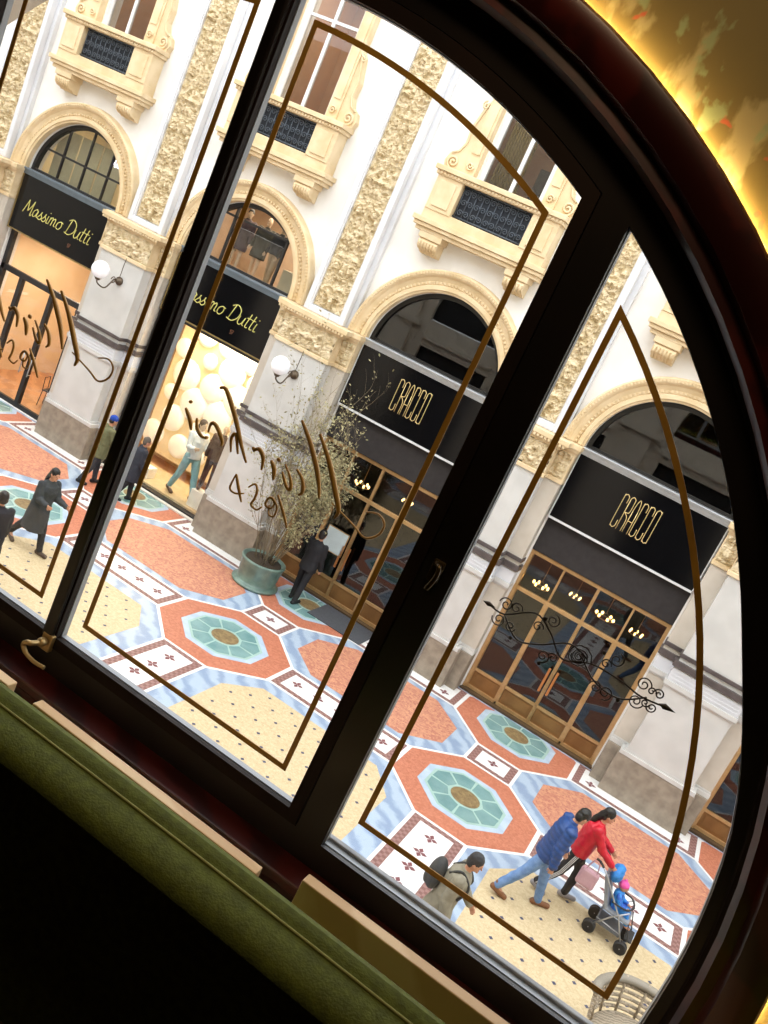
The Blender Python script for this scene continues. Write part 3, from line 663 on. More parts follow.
# ------------------------------------------------------------------ the room with the arched window
def D(d): return CY+d
AX, AZ = .126, 6.36
RX0, RX1, RZ0, RZ1 = -2.4, 2.9, 5.55, 8.9
def wallpaper():
    mt = bpy.data.materials.new('olive_leaf_wallpaper'); mt.use_nodes = True; nt = mt.node_tree; N = nt.nodes; b = N['Principled BSDF']; b.inputs['Roughness'].default_value = .75
    tc = N.new('ShaderNodeTexCoord')
    def noise_(sc, det, st=None, dist=0):
        t = N.new('ShaderNodeTexNoise'); t.inputs['Scale'].default_value = sc; t.inputs['Detail'].default_value = det; t.inputs['Distortion'].default_value = dist
        mp = N.new('ShaderNodeMapping'); mp.inputs['Scale'].default_value = st or (1, 1, 1); nt.links.new(tc.outputs['Object'], mp.inputs[0]); nt.links.new(mp.outputs[0], t.inputs['Vector']); return t.outputs['Fac']
    def ramp(f, lo, hi):
        r = N.new('ShaderNodeMapRange'); r.inputs[1].default_value = lo; r.inputs[2].default_value = hi; nt.links.new(f, r.inputs[0]); return r.outputs[0]
    def mix(f, a, c):
        m_ = N.new('ShaderNodeMix'); m_.data_type = 'RGBA'; nt.links.new(f, m_.inputs[0])
        for s_, v in ((6, a), (7, c)):
            if isinstance(v, str): m_.inputs[s_].default_value = (*srgb(v), 1)
            else: nt.links.new(v, m_.inputs[s_])
        return m_.outputs[2]
    a = mix(ramp(noise_(13, 5, (1, 1, .5), .15), .54, .60), '#5a4c20', '#7d7150')
    a = mix(ramp(noise_(20, 4, (1, 1, .6), .2), .62, .68), a, '#6c7352')
    a = mix(ramp(noise_(22, 2), .70, .73), a, '#8e3f22')
    nt.links.new(a, b.inputs['Base Color']); return mt
def archpath(r, zb, n=48, cx=AX, cz=AZ):   # up the left side, over, down the right side
    return [(cx-r, zb, -1, 0)]+[(cx+r*math.cos(t), cz+r*math.sin(t), math.cos(t), math.sin(t)) for t in [PI-PI*i/n for i in range(n+1)]]+[(cx+r, zb, 1, 0)]
b = MB(); b.slab([(RX0, RZ0), (RX0, RZ1), (RX1, RZ1), (RX1, RZ0)], [[(p[0], p[1]) for p in archpath(1.535, 5.97)]], D(1.605), D(1.69))
tag(b.build('wall_front', wallpaper()), kind='structure')
m_rw = mat('dim_plaster', '#3a2c18', .8)
for nm, bx in (('wall_back', (RX0, RX1, D(-2.6), D(-2.5), RZ0, RZ1)), ('wall_side_left', (RX0-.1, RX0, D(-2.5), D(1.6), RZ0, RZ1)), ('wall_side_right', (RX1, RX1+.1, D(-2.5), D(1.6), RZ0, RZ1)), ('ceiling', (RX0, RX1, D(-2.6), D(1.69), RZ1, RZ1+.1)), ('floor', (RX0, RX1, D(-2.6), D(1.69), RZ0-.1, RZ0))):
    b = MB(); b.box(*bx); tag(b.build(nm, m_rw if nm != 'floor' else mat('dark_parquet', '#2a160c', .4)), kind='structure')
# mahogany arch trim with the light strip behind its lip
t = empty('trim_1', kind='structure')
b = MB(); b.sweep(archpath(1.50, 5.6), [(0, D(1.615)), (-.01, D(1.58)), (.0, D(1.565)), (.02, D(1.57)), (.03, D(1.555)), (.05, D(1.548)), (.075, D(1.547)), (.092, D(1.552)), (.0975, D(1.56)), (.0975, D(1.567)), (.045, D(1.572)), (.04, D(1.615))])
b.build('arch_trim', M_mahog, t, auto=True)
b = MB(); b.tube([(x, D(1.597), z) for x, z, nx, nz in archpath(1.588, 5.7)], .0045, 6); b.build('light_strip', mat('warm_light_strip', '#ffe0b0', .5, emit='#ffd98c', es=150), t)
# sill apron
b = MB(); b.box(AX-1.52, AX+1.52, D(1.54), D(1.63), 5.56, 6.14, .004); b.box(AX-1.50, AX+1.50, D(1.525), D(1.62), 6.13, 6.155, .005); tag(b.build('trim_2', M_mahog), kind='structure')
# window joinery
MX = .092
def mir(pts): return [(2*MX-x, z) for x, z in pts][::-1]
def pane_B(o=0, zb=6.247):
    x0, x1, r = .113-o, .806+o, 1.397+o
    a0 = math.degrees(math.acos((x1-AX)/r)); a1 = math.degrees(math.acos((x0-AX)/r))
    return [(x0, zb-o), (x1, zb-o)]+arc(AX, AZ, r, a0, a1, 16)
def pane_C(o=0, zb=6.215):
    x0, r = .903-o, 1.436+o; a1 = math.acos((x0-AX)/r); q = []
    for i in range(25):
        t = a1*i/24; u_ = max(0, min(1, (math.sin(t)-.22)/.26)); rr_ = 1.460+o-.026*u_*u_*(3-2*u_); q.append((AX+rr_*math.cos(t), AZ+rr_*math.sin(t)))
    q[-1] = (x0, q[-1][1])
    return [(x0, zb-o), (AX+1.460+o, zb-o)]+q
WIN = empty('window_1', kind='structure')
outer = [(p[0], p[1]) for p in archpath(1.525, 6.12)]
b = MB(); b.slab(outer, [pane_B(.03), mir(pane_B(.03)), pane_C(), mir(pane_C())], D(1.60), D(1.614)); b.build('fixed_frame', M_jamb, WIN)
for q in (lambda s: s, mir):
    b = MB(); b.slab(q(pane_B(.028)), [q(pane_B(0))], D(1.597), D(1.614)); cf = b.build('casement_frame', M_jambf, WIN)
b = MB(); b.box(MX-.016, MX+.016, D(1.586), D(1.60), 6.24, 7.76, .006); b.build('meeting_bead', M_jamb, WIN)
b = MB()
ring = lambda r0, r1: [(p[0], p[1]) for p in archpath(r1, 6.19)]
b.sweep(archpath(1.480, 6.19), [(0, D(1.602)), (.004, D(1.592)), (.02, D(1.588)), (.035, D(1.594)), (.045, D(1.602))]); b.build('frame_moulding', M_jambf, WIN, auto=True)
b = MB(); b.slab([(p[0], p[1]) for p in archpath(1.53, 6.16)], [pane_B(-.002), mir(pane_B(-.002)), pane_C(-.002), mir(pane_C(-.002))], D(1.614), D(1.63)); b.build('outer_frame', M_alu, WIN)
b = MB(); b.box(AX-1.5, AX+1.5, D(1.63), D(1.645), 6.17, 6.225, .003); b.build('outer_sill', mat('weathered_grey_sill', '#9a9da1', .6, c2='#7d7f83', scale=9), WIN)
for q, f in ((lambda s: s, pane_B), (mir, pane_B), (lambda s: s, pane_C), (mir, pane_C)):
    b = MB(); b.slab(q(f(.0)), [], D(1.603), D(1.606)); b.build('glass_pane', M_glassW, WIN)
GY = D(1.600)
def flatline(b, pts, wd, closed=True):
    n = len(pts); L = []
    for i in range(n):
        p = Vector(pts[i]); a = Vector(pts[i-1]); c = Vector(pts[(i+1) % n])
        d1 = (p-a).normalized(); d2 = (c-p).normalized(); nr = Vector((-(d1+d2).y, (d1+d2).x)).normalized(); s = 1/max(.4, nr.dot(Vector((-d1.y, d1.x))))
        L.append((p+nr*wd*s, p-nr*wd*s))
    L.append(L[0])
    b.loops([[Vector((u.x, GY, u.y)), Vector((v.x, GY, v.y)), Vector((v.x, GY+.002, v.y)), Vector((u.x, GY+.002, u.y))] for u, v in L], cap=False)
def gl_B():
    r = 1.332; x0, x1 = .174, .757
    return [(x0, 6.316), (x1, 6.316)]+arc(AX, AZ, r, math.degrees(math.acos((x1-AX)/r)), math.degrees(math.acos((x0-AX)/r)), 16)
def gl_C():
    r = 1.364; x0 = .957; cx, cz, r = .117, 6.32, 1.393
    return [(x0, 6.316), (1.51, 6.316)]+arc(cx, cz, r, 0.6, math.degrees(math.acos((x0-cx)/r)), 24)
mir_l = lambda pts: [(.204-x, z) for x, z in pts][::-1]
for q, f in ((lambda s: s, gl_B), (mir_l, gl_B), (lambda s: s, gl_C), (mir, gl_C)):
    b = MB(); flatline(b, q(f()), .0058); b.build('gold_border_line', M_linegold, WIN)
def script(dx):
    b = MB()
    def st(pts, r=.0035, r1=None):
        q = smooth_line([(x+dx, GY-.001, z) for x, z in pts], 6) if len(pts) > 2 else [Vector((x+dx, GY-.001, z)) for x, z in pts]
        n = len(q); b.tube(q, [.0012+((r1 or r)-.0012)*math.sin(PI*min(1, .12+.8*i/(n-1))) for i in range(n)], 6)
    st([(.479, 6.992), (.519, 6.956), (.559, 6.909), (.583, 6.867)], .0055)                                                  # M, read mirrored from inside
    st([(.528, 6.985), (.569, 6.946), (.608, 6.898), (.631, 6.867), (.630, 6.848)], .006)
    st([(.612, 6.873), (.672, 6.856), (.705, 6.845), (.729, 6.864), (.731, 6.889), (.711, 6.901), (.685, 6.892)], .0026)
    st([(.484, 6.877), (.505, 6.855), (.516, 6.854), (.506, 6.874), (.483, 6.895)], .0042); st([(.512, 6.898), (.532, 6.884), (.543, 6.862), (.537, 6.852)], .0042)
    st([(.45, 6.887), (.464, 6.874), (.472, 6.852)], .005); st([(.462, 6.899), (.466, 6.896), (.470, 6.893)], .0045)
    st([(.404, 6.885), (.415, 6.895), (.431, 6.883), (.438, 6.858)], .005); st([(.399, 6.892), (.404, 6.889), (.408, 6.887)], .004)
    st([(.275, 6.968), (.288, 6.972), (.308, 6.956), (.34, 6.923), (.373, 6.883), (.399, 6.855)], .0055)
    st([(.373, 6.862), (.352, 6.897), (.345, 6.885), (.356, 6.858)], .004)
    st([(.329, 6.859), (.327, 6.87), (.312, 6.884), (.296, 6.894), (.287, 6.89), (.288, 6.871)], .0048)
    st([(.25, 6.886), (.259, 6.867), (.276, 6.856), (.286, 6.857)], .0045); st([(.286, 6.861), (.289, 6.858), (.291, 6.856)], .005)
    st([(.215, 6.893), (.236, 6.874), (.247, 6.856)], .005); st([(.218, 6.912), (.221, 6.91), (.224, 6.908)], .0045)
    st([(.495, 6.83), (.523, 6.802), (.543, 6.778)], .0034)                                                                   # the year
    st([(.481, 6.817), (.495, 6.811), (.492, 6.797), (.478, 6.797), (.477, 6.81), (.486, 6.818), (.504, 6.806), (.505, 6.785), (.492, 6.784), (.486, 6.802)], .0028)
    st([(.426, 6.812), (.438, 6.825), (.448, 6.814), (.449, 6.796), (.447, 6.782), (.463, 6.778), (.472, 6.79)], .003)
    st([(.388, 6.823), (.403, 6.802), (.424, 6.775)], .0036); st([(.388, 6.823), (.386, 6.79), (.402, 6.785), (.422, 6.795)], .0026)
    b.build('gold_lettering', M_linegold, WIN)
script(0); script(-.727)
# scroll ornament of the right pane
b = MB()
def orn(pts, r=.0018): b.tube(smooth_line([(x, GY-.002, z) for x, z in pts], 5), r, 5)
def sp(cx, cz, r, turns, a0, sg): b.tube([(x, GY-.002, z) for x, _, z in spiral(cx, cz, r, turns, 0, a0, sg)], .0014, 5)
zc = 6.857
orn([(.985, zc), (1.02, zc-.002), (1.07, zc+.03), (1.11, zc+.012), (1.15, zc-.02), (1.2, zc), (1.26, zc), (1.3, zc-.006), (1.345, zc)])
orn([(1.02, zc-.002), (1.06, zc-.032), (1.10, zc-.02), (1.15, zc+.012), (1.19, zc+.004)]); orn([(1.18, zc+.002), (1.22, zc-.026), (1.27, zc-.03), (1.31, zc-.002)])
b.loops([[Vector((.975, GY-.002, zc)), Vector((.975, GY-.001, zc))], [Vector((.975, GY-.002, zc)), Vector((.975, GY-.001, zc))]], cap=False)
for a in ((1.015, zc+.016, .014, 1.5, PI, -1), (1.015, zc-.016, .014, 1.5, PI, 1), (1.035, zc+.02, .012, 1.4, 0, 1), (1.04, zc-.016, .011, 1.4, 0, -1), (1.105, zc+.034, .013, 1.6, PI/2, -1), (1.085, zc+.01, .011, 1.4, 0, 1), (1.118, zc-.034, .013, 1.6, -PI/2, 1), (1.135, zc-.028, .01, 1.4, PI, -1),
          (1.175, zc, .024, 2.6, 0, 1), (1.175, zc, .015, 1.8, PI, 1), (1.235, zc+.03, .014, 1.5, PI/2, -1), (1.222, zc+.014, .010, 1.4, 0, 1), (1.245, zc-.034, .014, 1.6, -PI/2, 1), (1.225, zc-.034, .012, 1.4, PI, -1), (1.295, zc+.016, .014, 1.6, 0, 1), (1.297, zc-.018, .014, 1.6, 0, -1), (1.325, zc+.014, .010, 1.5, PI, -1), (1.325, zc-.014, .010, 1.5, PI, 1), (1.312, zc+.012, .008, 1.3, 0, 1), (1.312, zc-.012, .008, 1.3, 0, -1)): sp(*a)
b.lathe([(.0, .972), (.005, .985), (.0, 1.0)], (0, GY-.002, zc), 8, 'x'); b.lathe([(.0, 1.332), (.006, 1.342), (.0, 1.364)], (0, GY-.002, zc), 8, 'x')
for x, z in ((1.05, zc-.036), (1.118, zc-.05), (1.09, zc+.03), (1.21, zc+.03), (1.27, zc-.034)): b.ell((x, GY-.002, z), (.004, .002, .004), 8, 6)
b.build('scroll_ornament', mat('dark_bronze_paint', '#2b2216', .5, .3), WIN)
# handles
t = empty('window_handle', (.098, D(1.585), 6.225)); t.parent = WIN; t.scale = (.78, .78, .78)
mb_ = mat('polished_brass', '#b89c6c', .4, .7)
b = MB(); b.box(-.020, .020, .0, .02, -.022, .035, .004); b.lathe([(.013, -.004), (.015, -.02), (.009, -.03), (0, -.031)], (0, .0, .01), 14, 'y'); b.build('back_plate', mb_, t)
b = MB(); b.tube(smooth_line([(0, -.01, .01), (-.005, -.05, .012), (-.018, -.06, .010), (-.026, -.058, -.004), (-.008, -.056, -.024), (.03, -.055, -.032), (.066, -.052, -.030)]), [.008]*10+[.0075]*10+[.0065]*11, 10); b.build('lever', mb_, t)
t = empty('window_catch', (.868, D(1.585), 6.86)); t.parent = WIN
b = MB(); b.box(-.012, .012, 0, .012, -.02, .025, .003); b.build('plate', mat('dark_brass', '#4a3a20', .35, .8), t)
b = MB(); b.tube(smooth_line([(-.005, 0, .018), (.008, -.02, .02), (.012, -.024, .0), (.004, -.02, -.03)]), .005, 8); b.build('hook', mat('dark_brass', '#4a3a20'), t)

# sofa
def sofa():
    t = empty('sofa', (0, D(0), RZ0), label='dark green velvet banquette sofa running along below the window', cat='sofa')
    mv = mat('moss_green_velvet', '#5a641a', .85, c2='#4a5212', scale=60, bump=.12, bscale=240); dz = 6.445-RZ0
    xs = [-1.9+4.4*i/40 for i in range(41)]
    def sag(x): return -.02*((x-.85)/1.0)**2 if abs(x-.85) < 1.4 else -.02*1.96
    def ext(prof, name, m_, par): 
        bb = MB(); bb.loops([[Vector((x, d, z+sag(x))) for d, z in prof] for x in xs], smooth=True); return bb.build(name, m_, par, auto=True)
    back = ext([(1.13, .04), (1.13, .874), (1.121, .895), (1.102, .904), (1.086, .901), (1.077, .893), (1.06, .891), (1.042, .885), (1.028, .877), (1.019, .866), (1.018, .856), (1.03, .845), (1.046, .83), (1.05, .6), (1.05, .04)], 'backrest', mv, t)
    bb = MB(); bb.tube([(x, 1.077, .894+sag(x)) for x in xs], .0026, 8); bb.build('piping', mat('pale_olive_piping', '#8e9050', .8), back)
    ext([(1.045, .05), (1.045, .42), (.98, .43), (.5, .44), (.42, .43), (.38, .39), (.38, .12), (.40, .05)], 'seat', mat('dark_brown_velvet', '#3f2c16', .95, c2='#35240f', scale=30), t)
    for x in (-1.8, .3, 2.4):
        for y in (.45, 1.1): bb = MB(); bb.lathe([(.02, 0), (.028, .05)], (x, y, 0), 12); bb.build('leg', M_jamb, t)
sofa()
m_board = mat('pale_oak_board', '#d8b88a', .5, c2='#c9a473', kind='wave', scale=2)
for x0, x1, zt, lab in ((-.75, .284, 6.324, 'pale wooden board behind the sofa back, leftmost'), (.351, .897, 6.327, 'pale wooden board behind the sofa back, under the middle pane'), (.975, 1.75, 6.374, 'pale wooden board behind the sofa back, taller one at the right')):
    b = MB(); b.box(x0, x1, D(1.27), D(1.295), RZ0, zt, .002); b.box(x0+.05, x1-.05, D(1.262), D(1.27), RZ0+.1, zt-.14, .002); tag(b.build('wooden_board', m_board), lab, 'board', 'pale boards behind the sofa')
area('added_warm_fill', (.8, D(.86), RZ1-.1), (0, 0, 0), .9, .2, 13, (1, .74, .45))  # unseen warm fill light, added to brighten boards, sofa roll and gold lines
PEOPLE_MARK = 1
# ------------------------------------------------------------------ figures
def bake(mb, voxel, name, m_, parent, smooth_it=2, fn=None):
    bmesh.ops.recalc_face_normals(mb.bm, faces=mb.bm.faces[:])
    me = bpy.data.meshes.new('tmp'); mb.bm.to_mesh(me); mb.bm.free()
    o = bpy.data.objects.new('tmp', me); COL.objects.link(o)
    md = o.modifiers.new('r', 'REMESH'); md.mode = 'VOXEL'; md.voxel_size = voxel
    if smooth_it: sm = o.modifiers.new('s', 'SMOOTH'); sm.iterations = smooth_it; sm.factor = .5
    dg = bpy.context.evaluated_depsgraph_get(); dg.update(); me2 = bpy.data.meshes.new_from_object(o.evaluated_get(dg)); bpy.data.objects.remove(o); bpy.data.meshes.remove(me)
    me2.name = name; me2.shade_smooth(); me2.materials.clear(); me2.materials.append(m_)
    if fn:
        ns = [v.normal.copy() for v in me2.vertices]
        for v, n_ in zip(me2.vertices, ns): v.co += n_*fn(v.co)
    q = bpy.data.objects.new(name, me2); COL.objects.link(q); q.parent = parent; return q
def cap(b, a, c, r0, r1, n=14):   # tapered capsule
    a, c = Vector(a), Vector(c); d = (c-a); L = d.length; d.normalize() if L > 1e-6 else None
    pts = []; rs = []
    for i in range(1, 5): t = i/4*PI/2; pts.append(a-d*r0*math.cos(t)); rs.append(r0*math.sin(t)+1e-4)
    for i in range(1, 5): t = (4-i)/4*PI/2; pts.append(c+d*r1*math.cos(t)); rs.append(r1*math.sin(t)+1e-4)
    b.tube(pts, rs, n)
def lofts(b, rings, n=28):   # rings: (centre, rx, ry, tilt about y)
    R_ = []
    for c, rx, ry, tl in rings:
        c = Vector(c); ax = Vector((math.cos(tl), 0, -math.sin(tl))); R_.append([c+ax*rx*math.cos(2*PI*k/n)+Vector((0, ry*math.sin(2*PI*k/n), 0)) for k in range(n)])
    b.loops(R_)
M_skin = mat('skin', '#c99375', .55, c2='#c08a6c'); M_skin2 = mat('skin_olive', '#b07a5a', .55)
def figure(name, label, loc, rz, h=1.72, lean=0, legs=((20, 5), (-20, 20)), arms=((15, 20), (-15, 20)), head=(0, 0), female=False,
           top=None, topm=None, hem=.0, sleeve=.058, pants=None, shoes=None, hair=None, hairstyle='short', fluff=None, bulk=1.0, category='person', spread=.10, face=True, skinm=None, extra=None, armspread=(0, 0)):
    s = h/1.75; root = empty(name, loc, rz, label, category); sk = skinm or M_skin
    ln = R(lean); up = Vector((math.sin(ln), 0, math.cos(ln))); fw = Vector((math.cos(ln), 0, -math.sin(ln)))
    J = {}
    lows = []
    for i, sd in enumerate((1, -1)):
        a, k = legs[i]; a = R(a); k = R(k); hp = Vector((0, sd*.09, 0))
        kn = hp+Vector((math.sin(a), sd*(spread-.09)*.5, -math.cos(a)))*.44; a2 = a-k
        an = kn+Vector((math.sin(a2), sd*(spread-.09)*.5, -math.cos(a2)))*.42; ft = -a2*.0
        pitch = (a2 if a2 < -.3 else 0)*.9
        toe = an+Vector((math.cos(pitch)*.17, sd*.02, math.sin(pitch)*.17-.04)); heel = an+Vector((-.05, 0, -.045))
        J['L%d' % i] = (hp, kn, an, toe, heel); lows.append(min(toe.z-.03, heel.z-.035))
    pz = -min(lows); off = Vector((0, 0, pz)); pel = off
    for i in (0, 1): J['L%d' % i] = tuple(v+off for v in J['L%d' % i])
    chest = pel+up*.30; sh = pel+up*.47; nk = pel+up*.53; hp_, hy = R(head[0]), R(head[1])
    hup = Vector((math.sin(ln*.5+hp_), 0, math.cos(ln*.5+hp_))); hc = nk+hup*.155+Vector((.015, 0, 0))
    SW = .165 if female else .185
    for i, sd in enumerate((1, -1)):
        a, k = arms[i]; a = R(a); k = R(k); s0 = sh+Vector((0, sd*SW, -.01)); asp = R(6+armspread[i])
        def dr(t): return Vector((math.sin(t)*math.cos(asp), sd*math.sin(asp), -math.cos(t)*math.cos(asp)))
        el = s0+dr(a)*.28; wr = el+dr(a+k)*.25; J['A%d' % i] = (s0, el, wr, dr(a+k))
    SC = Matrix.Scale(s, 4)
    # body
    b = MB()
    lofts(b, [(pel-up*.08, .06, .10, ln), (pel, .115, .165, ln), (pel+up*.12, .10, .145 if female else .15, ln), (chest, .115, .155, ln), (sh-up*.03, .10, SW+.01, ln), (sh+up*.03, .06, .12, ln), (nk, .052, .052, ln)])
    cap(b, nk-up*.03, hc-hup*.04, .052, .05)
    for i in (0, 1):
        hpj, kn, an, toe, heel = J['L%d' % i]; cap(b, hpj, kn, .085, .055); cap(b, kn, an, .056, .036); cap(b, an+Vector((0, 0, -.03)), toe, .034, .028); cap(b, an, heel, .034, .032)
        s0, el, wr, d = J['A%d' % i]; cap(b, s0, el, .05, .038); cap(b, el, wr, .038, .026)
        sd = 1 if i == 0 else -1; side = Vector((0, sd, 0)); pn = d.cross(side).normalized()
        pa = wr+d*.045; t_ = bmesh.new()
        cap(b, wr+d*.015-pn*.018, wr+d*.075-pn*.02, .016, .014); cap(b, wr+d*.015+pn*.018, wr+d*.075+pn*.02, .016, .014); cap(b, wr+d*.01, wr+d*.08, .019, .017)
        for q, (o_, L_) in enumerate(((-.030, .055), (-.010, .068), (.011, .063), (.030, .048))):   # four fingers, curling
            f0 = wr+d*.082+pn*o_; f1 = f0+(d*.9-side*.35).normalized()*L_*.5; f2 = f1+(d*.5-side*.85).normalized()*L_*.5
            cap(b, f0, f1, .0088, .0082, 8); cap(b, f1, f2, .0082, .0072, 8)
        fs = 1
        t0 = wr+d*.03+pn*.028*fs; t1 = t0+(d*.6+pn*.8*fs).normalized()*.035; t2 = t1+(d*.95-side*.2).normalized()*.03; cap(b, t0, t1, .012, .010, 8); cap(b, t1, t2, .010, .008, 8)
    HM = Matrix.Translation(hc) @ Matrix.Rotation(hy, 4, 'Z') @ Matrix.Rotation(ln*.5+hp_, 4, 'Y')
    def H(x, y, z): return HM @ Vector((x, y, z))
    b.ell(hc, (.092, .072, .115), 20, 14, M=HM.to_3x3().to_4x4()); b.ell(H(.035, 0, -.055), (.052, .048, .052), 14, 10)
    cap(b, H(.088, 0, .012), H(.108, 0, -.022), .009, .013, 8); b.ell(H(.085, 0, -.082), (.02, .022, .016), 10, 8)
    for sd in (1, -1): b.ell(H(-.002, sd*.075, -.008), (.018, .009, .03), 10, 8)
    cap(b, H(.082, .028, .03), H(.082, -.028, .03), .012, .012, 8)
    body = bake(b, .0085, 'body', sk, root, 2)
    if face:
        for sd in (1, -1): e = MB(); e.ell(H(.088, sd*.03, .006), (.006, .012, .006), 8, 6); e.build('eye', mat('eye_dark', '#231a15', .3), root)
        e = MB(); e.ell(H(.090, 0, -.052), (.006, .022, .006), 8, 6); e.build('mouth', mat('lips', '#a25a50', .5), root)
    # clothing
    B = bulk
    if pants:
        b = MB(); lofts(b, [(pel-up*.11, .06, .11, ln), (pel-up*.02, .135, .18, ln), (pel+up*.1, .118, .165, ln)])
        for i in (0, 1): hpj, kn, an, toe, heel = J['L%d' % i]; cap(b, hpj, kn, .105, .078); cap(b, kn, an+Vector((0, 0, .01)), .076, .062)
        bake(b, .013, 'trousers', pants, root, 2, lambda c: .007*noise.noise(c*14))
    if shoes:
        for i in (0, 1):
            hpj, kn, an, toe, heel = J['L%d' % i]; b = MB(); cap(b, an+Vector((0, 0, .03)), an-Vector((0, 0, .02)), .05, .046); cap(b, heel, toe, .046, .042); 
            bake(b, .010, 'shoe', shoes, root, 2)
    if topm:
        b = MB(); hh = -hem
        rings = []
        dn = Vector((-.0, 0, -1))
        if hem > .12:
            wl = J['L0'][1].x, J['L1'][1].x; mx, mn = max(wl+(0,)), min(wl+(0,)); q = min(1, hem/.44)
            rings += [(pel+Vector(((mx+mn)/2*q, 0, -hem)), (.14+(mx-mn)*.28*q)*B, .19*B, 0), (pel+Vector(((mx+mn)/4*q, 0, -hem*.5)), (.148+(mx-mn)*.14*q)*B, .188*B, ln*.5)]
        else: rings += [(pel-up*hem, .14*B, .185*B, ln)]
        rings += [(pel+up*.08, .138*B, .180*B, ln), (pel+up*.22, .14*B, .180*B, ln), (chest+up*.03, .148*B, .19*B, ln), (sh-up*.02, .125*B, (SW+.04), ln), (sh+up*.035, .085, .13, ln), (nk, .068, .07, ln), (nk+up*.025, .066, .068, ln)]
        lofts(b, rings)
        for i in (0, 1): s0, el, wr, d = J['A%d' % i]; cap(b, s0, el, sleeve*1.12*B, sleeve*B); cap(b, el, wr-d*.01, sleeve*B, sleeve*.78*B)
        if fluff == 'quilt':
            iu = up
            fn = lambda c: .012*abs(math.sin((c-pel).dot(iu)*42))+.004*noise.noise(c*10)
        else: fn = lambda c: .012*noise.noise(c*9)+.006*noise.noise(c*22)
        bake(b, .013, top or 'coat', topm, root, 2, fn)
    if hair:
        b = MB(); HH = HM.to_3x3().to_4x4()
        if hairstyle == 'hat':
            b.ell(H(-.004, 0, .05), (.103, .088, .088), 18, 12, M=HH); b.lathe([(.0, -.0)], (0, 0, 0), 8) if 0 else None
            for q in range(1): cap(b, H(.09, .03, .045), H(.09, -.03, .045), .02, .02)
            bake(b, .009, 'hat', hair, root, 3)
            b = MB(); b.ell(H(-.03, 0, -.01), (.075, .078, .07), 14, 10, M=HH); bake(b, .01, 'hair', mat('dark_hair', '#1d1512', .6), root, 2)
        else:
            b.ell(H(-.014, 0, .028), (.098, .083, .104), 18, 12, M=HH); b.ell(H(-.045, 0, -.03), (.062, .078, .075), 14, 10)
            if hairstyle == 'long':
                cap(b, H(-.07, 0, -.02), H(-.12, .01, -.17), .06, .05); cap(b, H(-.12, .01, -.17), H(-.13, .0, -.32), .05, .03)
            if hairstyle == 'bun': b.ell(H(-.1, 0, .06), (.05, .05, .05), 12, 8)
            if hairstyle == 'pony': b.ell(H(-.1, 0, .04), (.04, .04, .04), 12, 8); cap(b, H(-.12, 0, .03), H(-.17, 0, -.12), .035, .03); cap(b, H(-.17, 0, -.12), H(-.17, .02, -.34), .032, .015)
            bake(b, .009, 'hair', hair, root, 3, lambda c: .006*noise.noise(c*30))
    for ch in list(root.children): ch.scale = (s, s, s)
    if extra: extra(root, J, pel, up, sh, s, H)
    return root, J, s
black_hair = mat('black_hair', '#171210', .5); brown_hair = mat('dark_brown_hair', '#2b1d15', .5)
m_blk = mat('black_cloth', '#15161a', .8, c2='#1c1d22'); m_char = mat('charcoal_coat_cloth', '#3b3e40', .85, c2='#303234', scale=30)
m_jean = mat('light_blue_denim', '#6f90bd', .8, c2='#5b7cab', scale=14); m_brownboot = mat('tan_brown_leather', '#7b4f30', .6)
def strap(root, pts, r, m_, name='strap'):
    b = MB(); b.tube(smooth_line(pts), r, 6); return b.build(name, m_, root)

# stroller couple
figure('person', 'man leaning forward in a royal blue quilted jacket, light jeans and tan boots', (1.52, -5.52, 0), R(18), 1.82, lean=10, legs=((20, 8), (-24, 8)), arms=((12, 20), (-8, 15)), head=(22, 20), top='quilted_jacket', topm=mat('royal_blue_nylon', '#1d4583', .45, c2='#183a70'), hem=.10, sleeve=.07, pants=m_jean, shoes=m_brownboot, hair=black_hair, fluff='quilt', bulk=1.08)
def red_extra(root, J, pel, up, sh, s, H):
    for q in (0, 1):
        hpj, kn, an, toe, heel = J['L%d' % q]; sd = 1 if q == 0 else -1
        for dx in (-.022, .0, .022):
            b = MB(); b.tube([(p+Vector((dx, sd*(r_), 0)))*s for p, r_ in ((hpj, .104), ((hpj+kn)/2, .094), (kn, .08), ((kn+an)/2, .074), (an, .064))], .0055, 6); b.build('side_stripe', mat('white_stripe', '#e8e8e8', .7), root)
figure('person', 'woman pushing the stroller in a red jacket and black trousers with white side stripes', (1.90, -4.88, 0), R(8), 1.72, lean=8, legs=((22, 26), (-14, 16)), arms=((34, 26), (38, 22)), head=(6, 0), female=True, top='jacket', topm=mat('bright_red_nylon', '#c8142c', .45, c2='#b01026'), hem=.06, sleeve=.062, pants=m_blk, shoes=mat('grey_trainers', '#8d8a8e', .6), hair=black_hair, hairstyle='long', extra=red_extra, bulk=1.14)
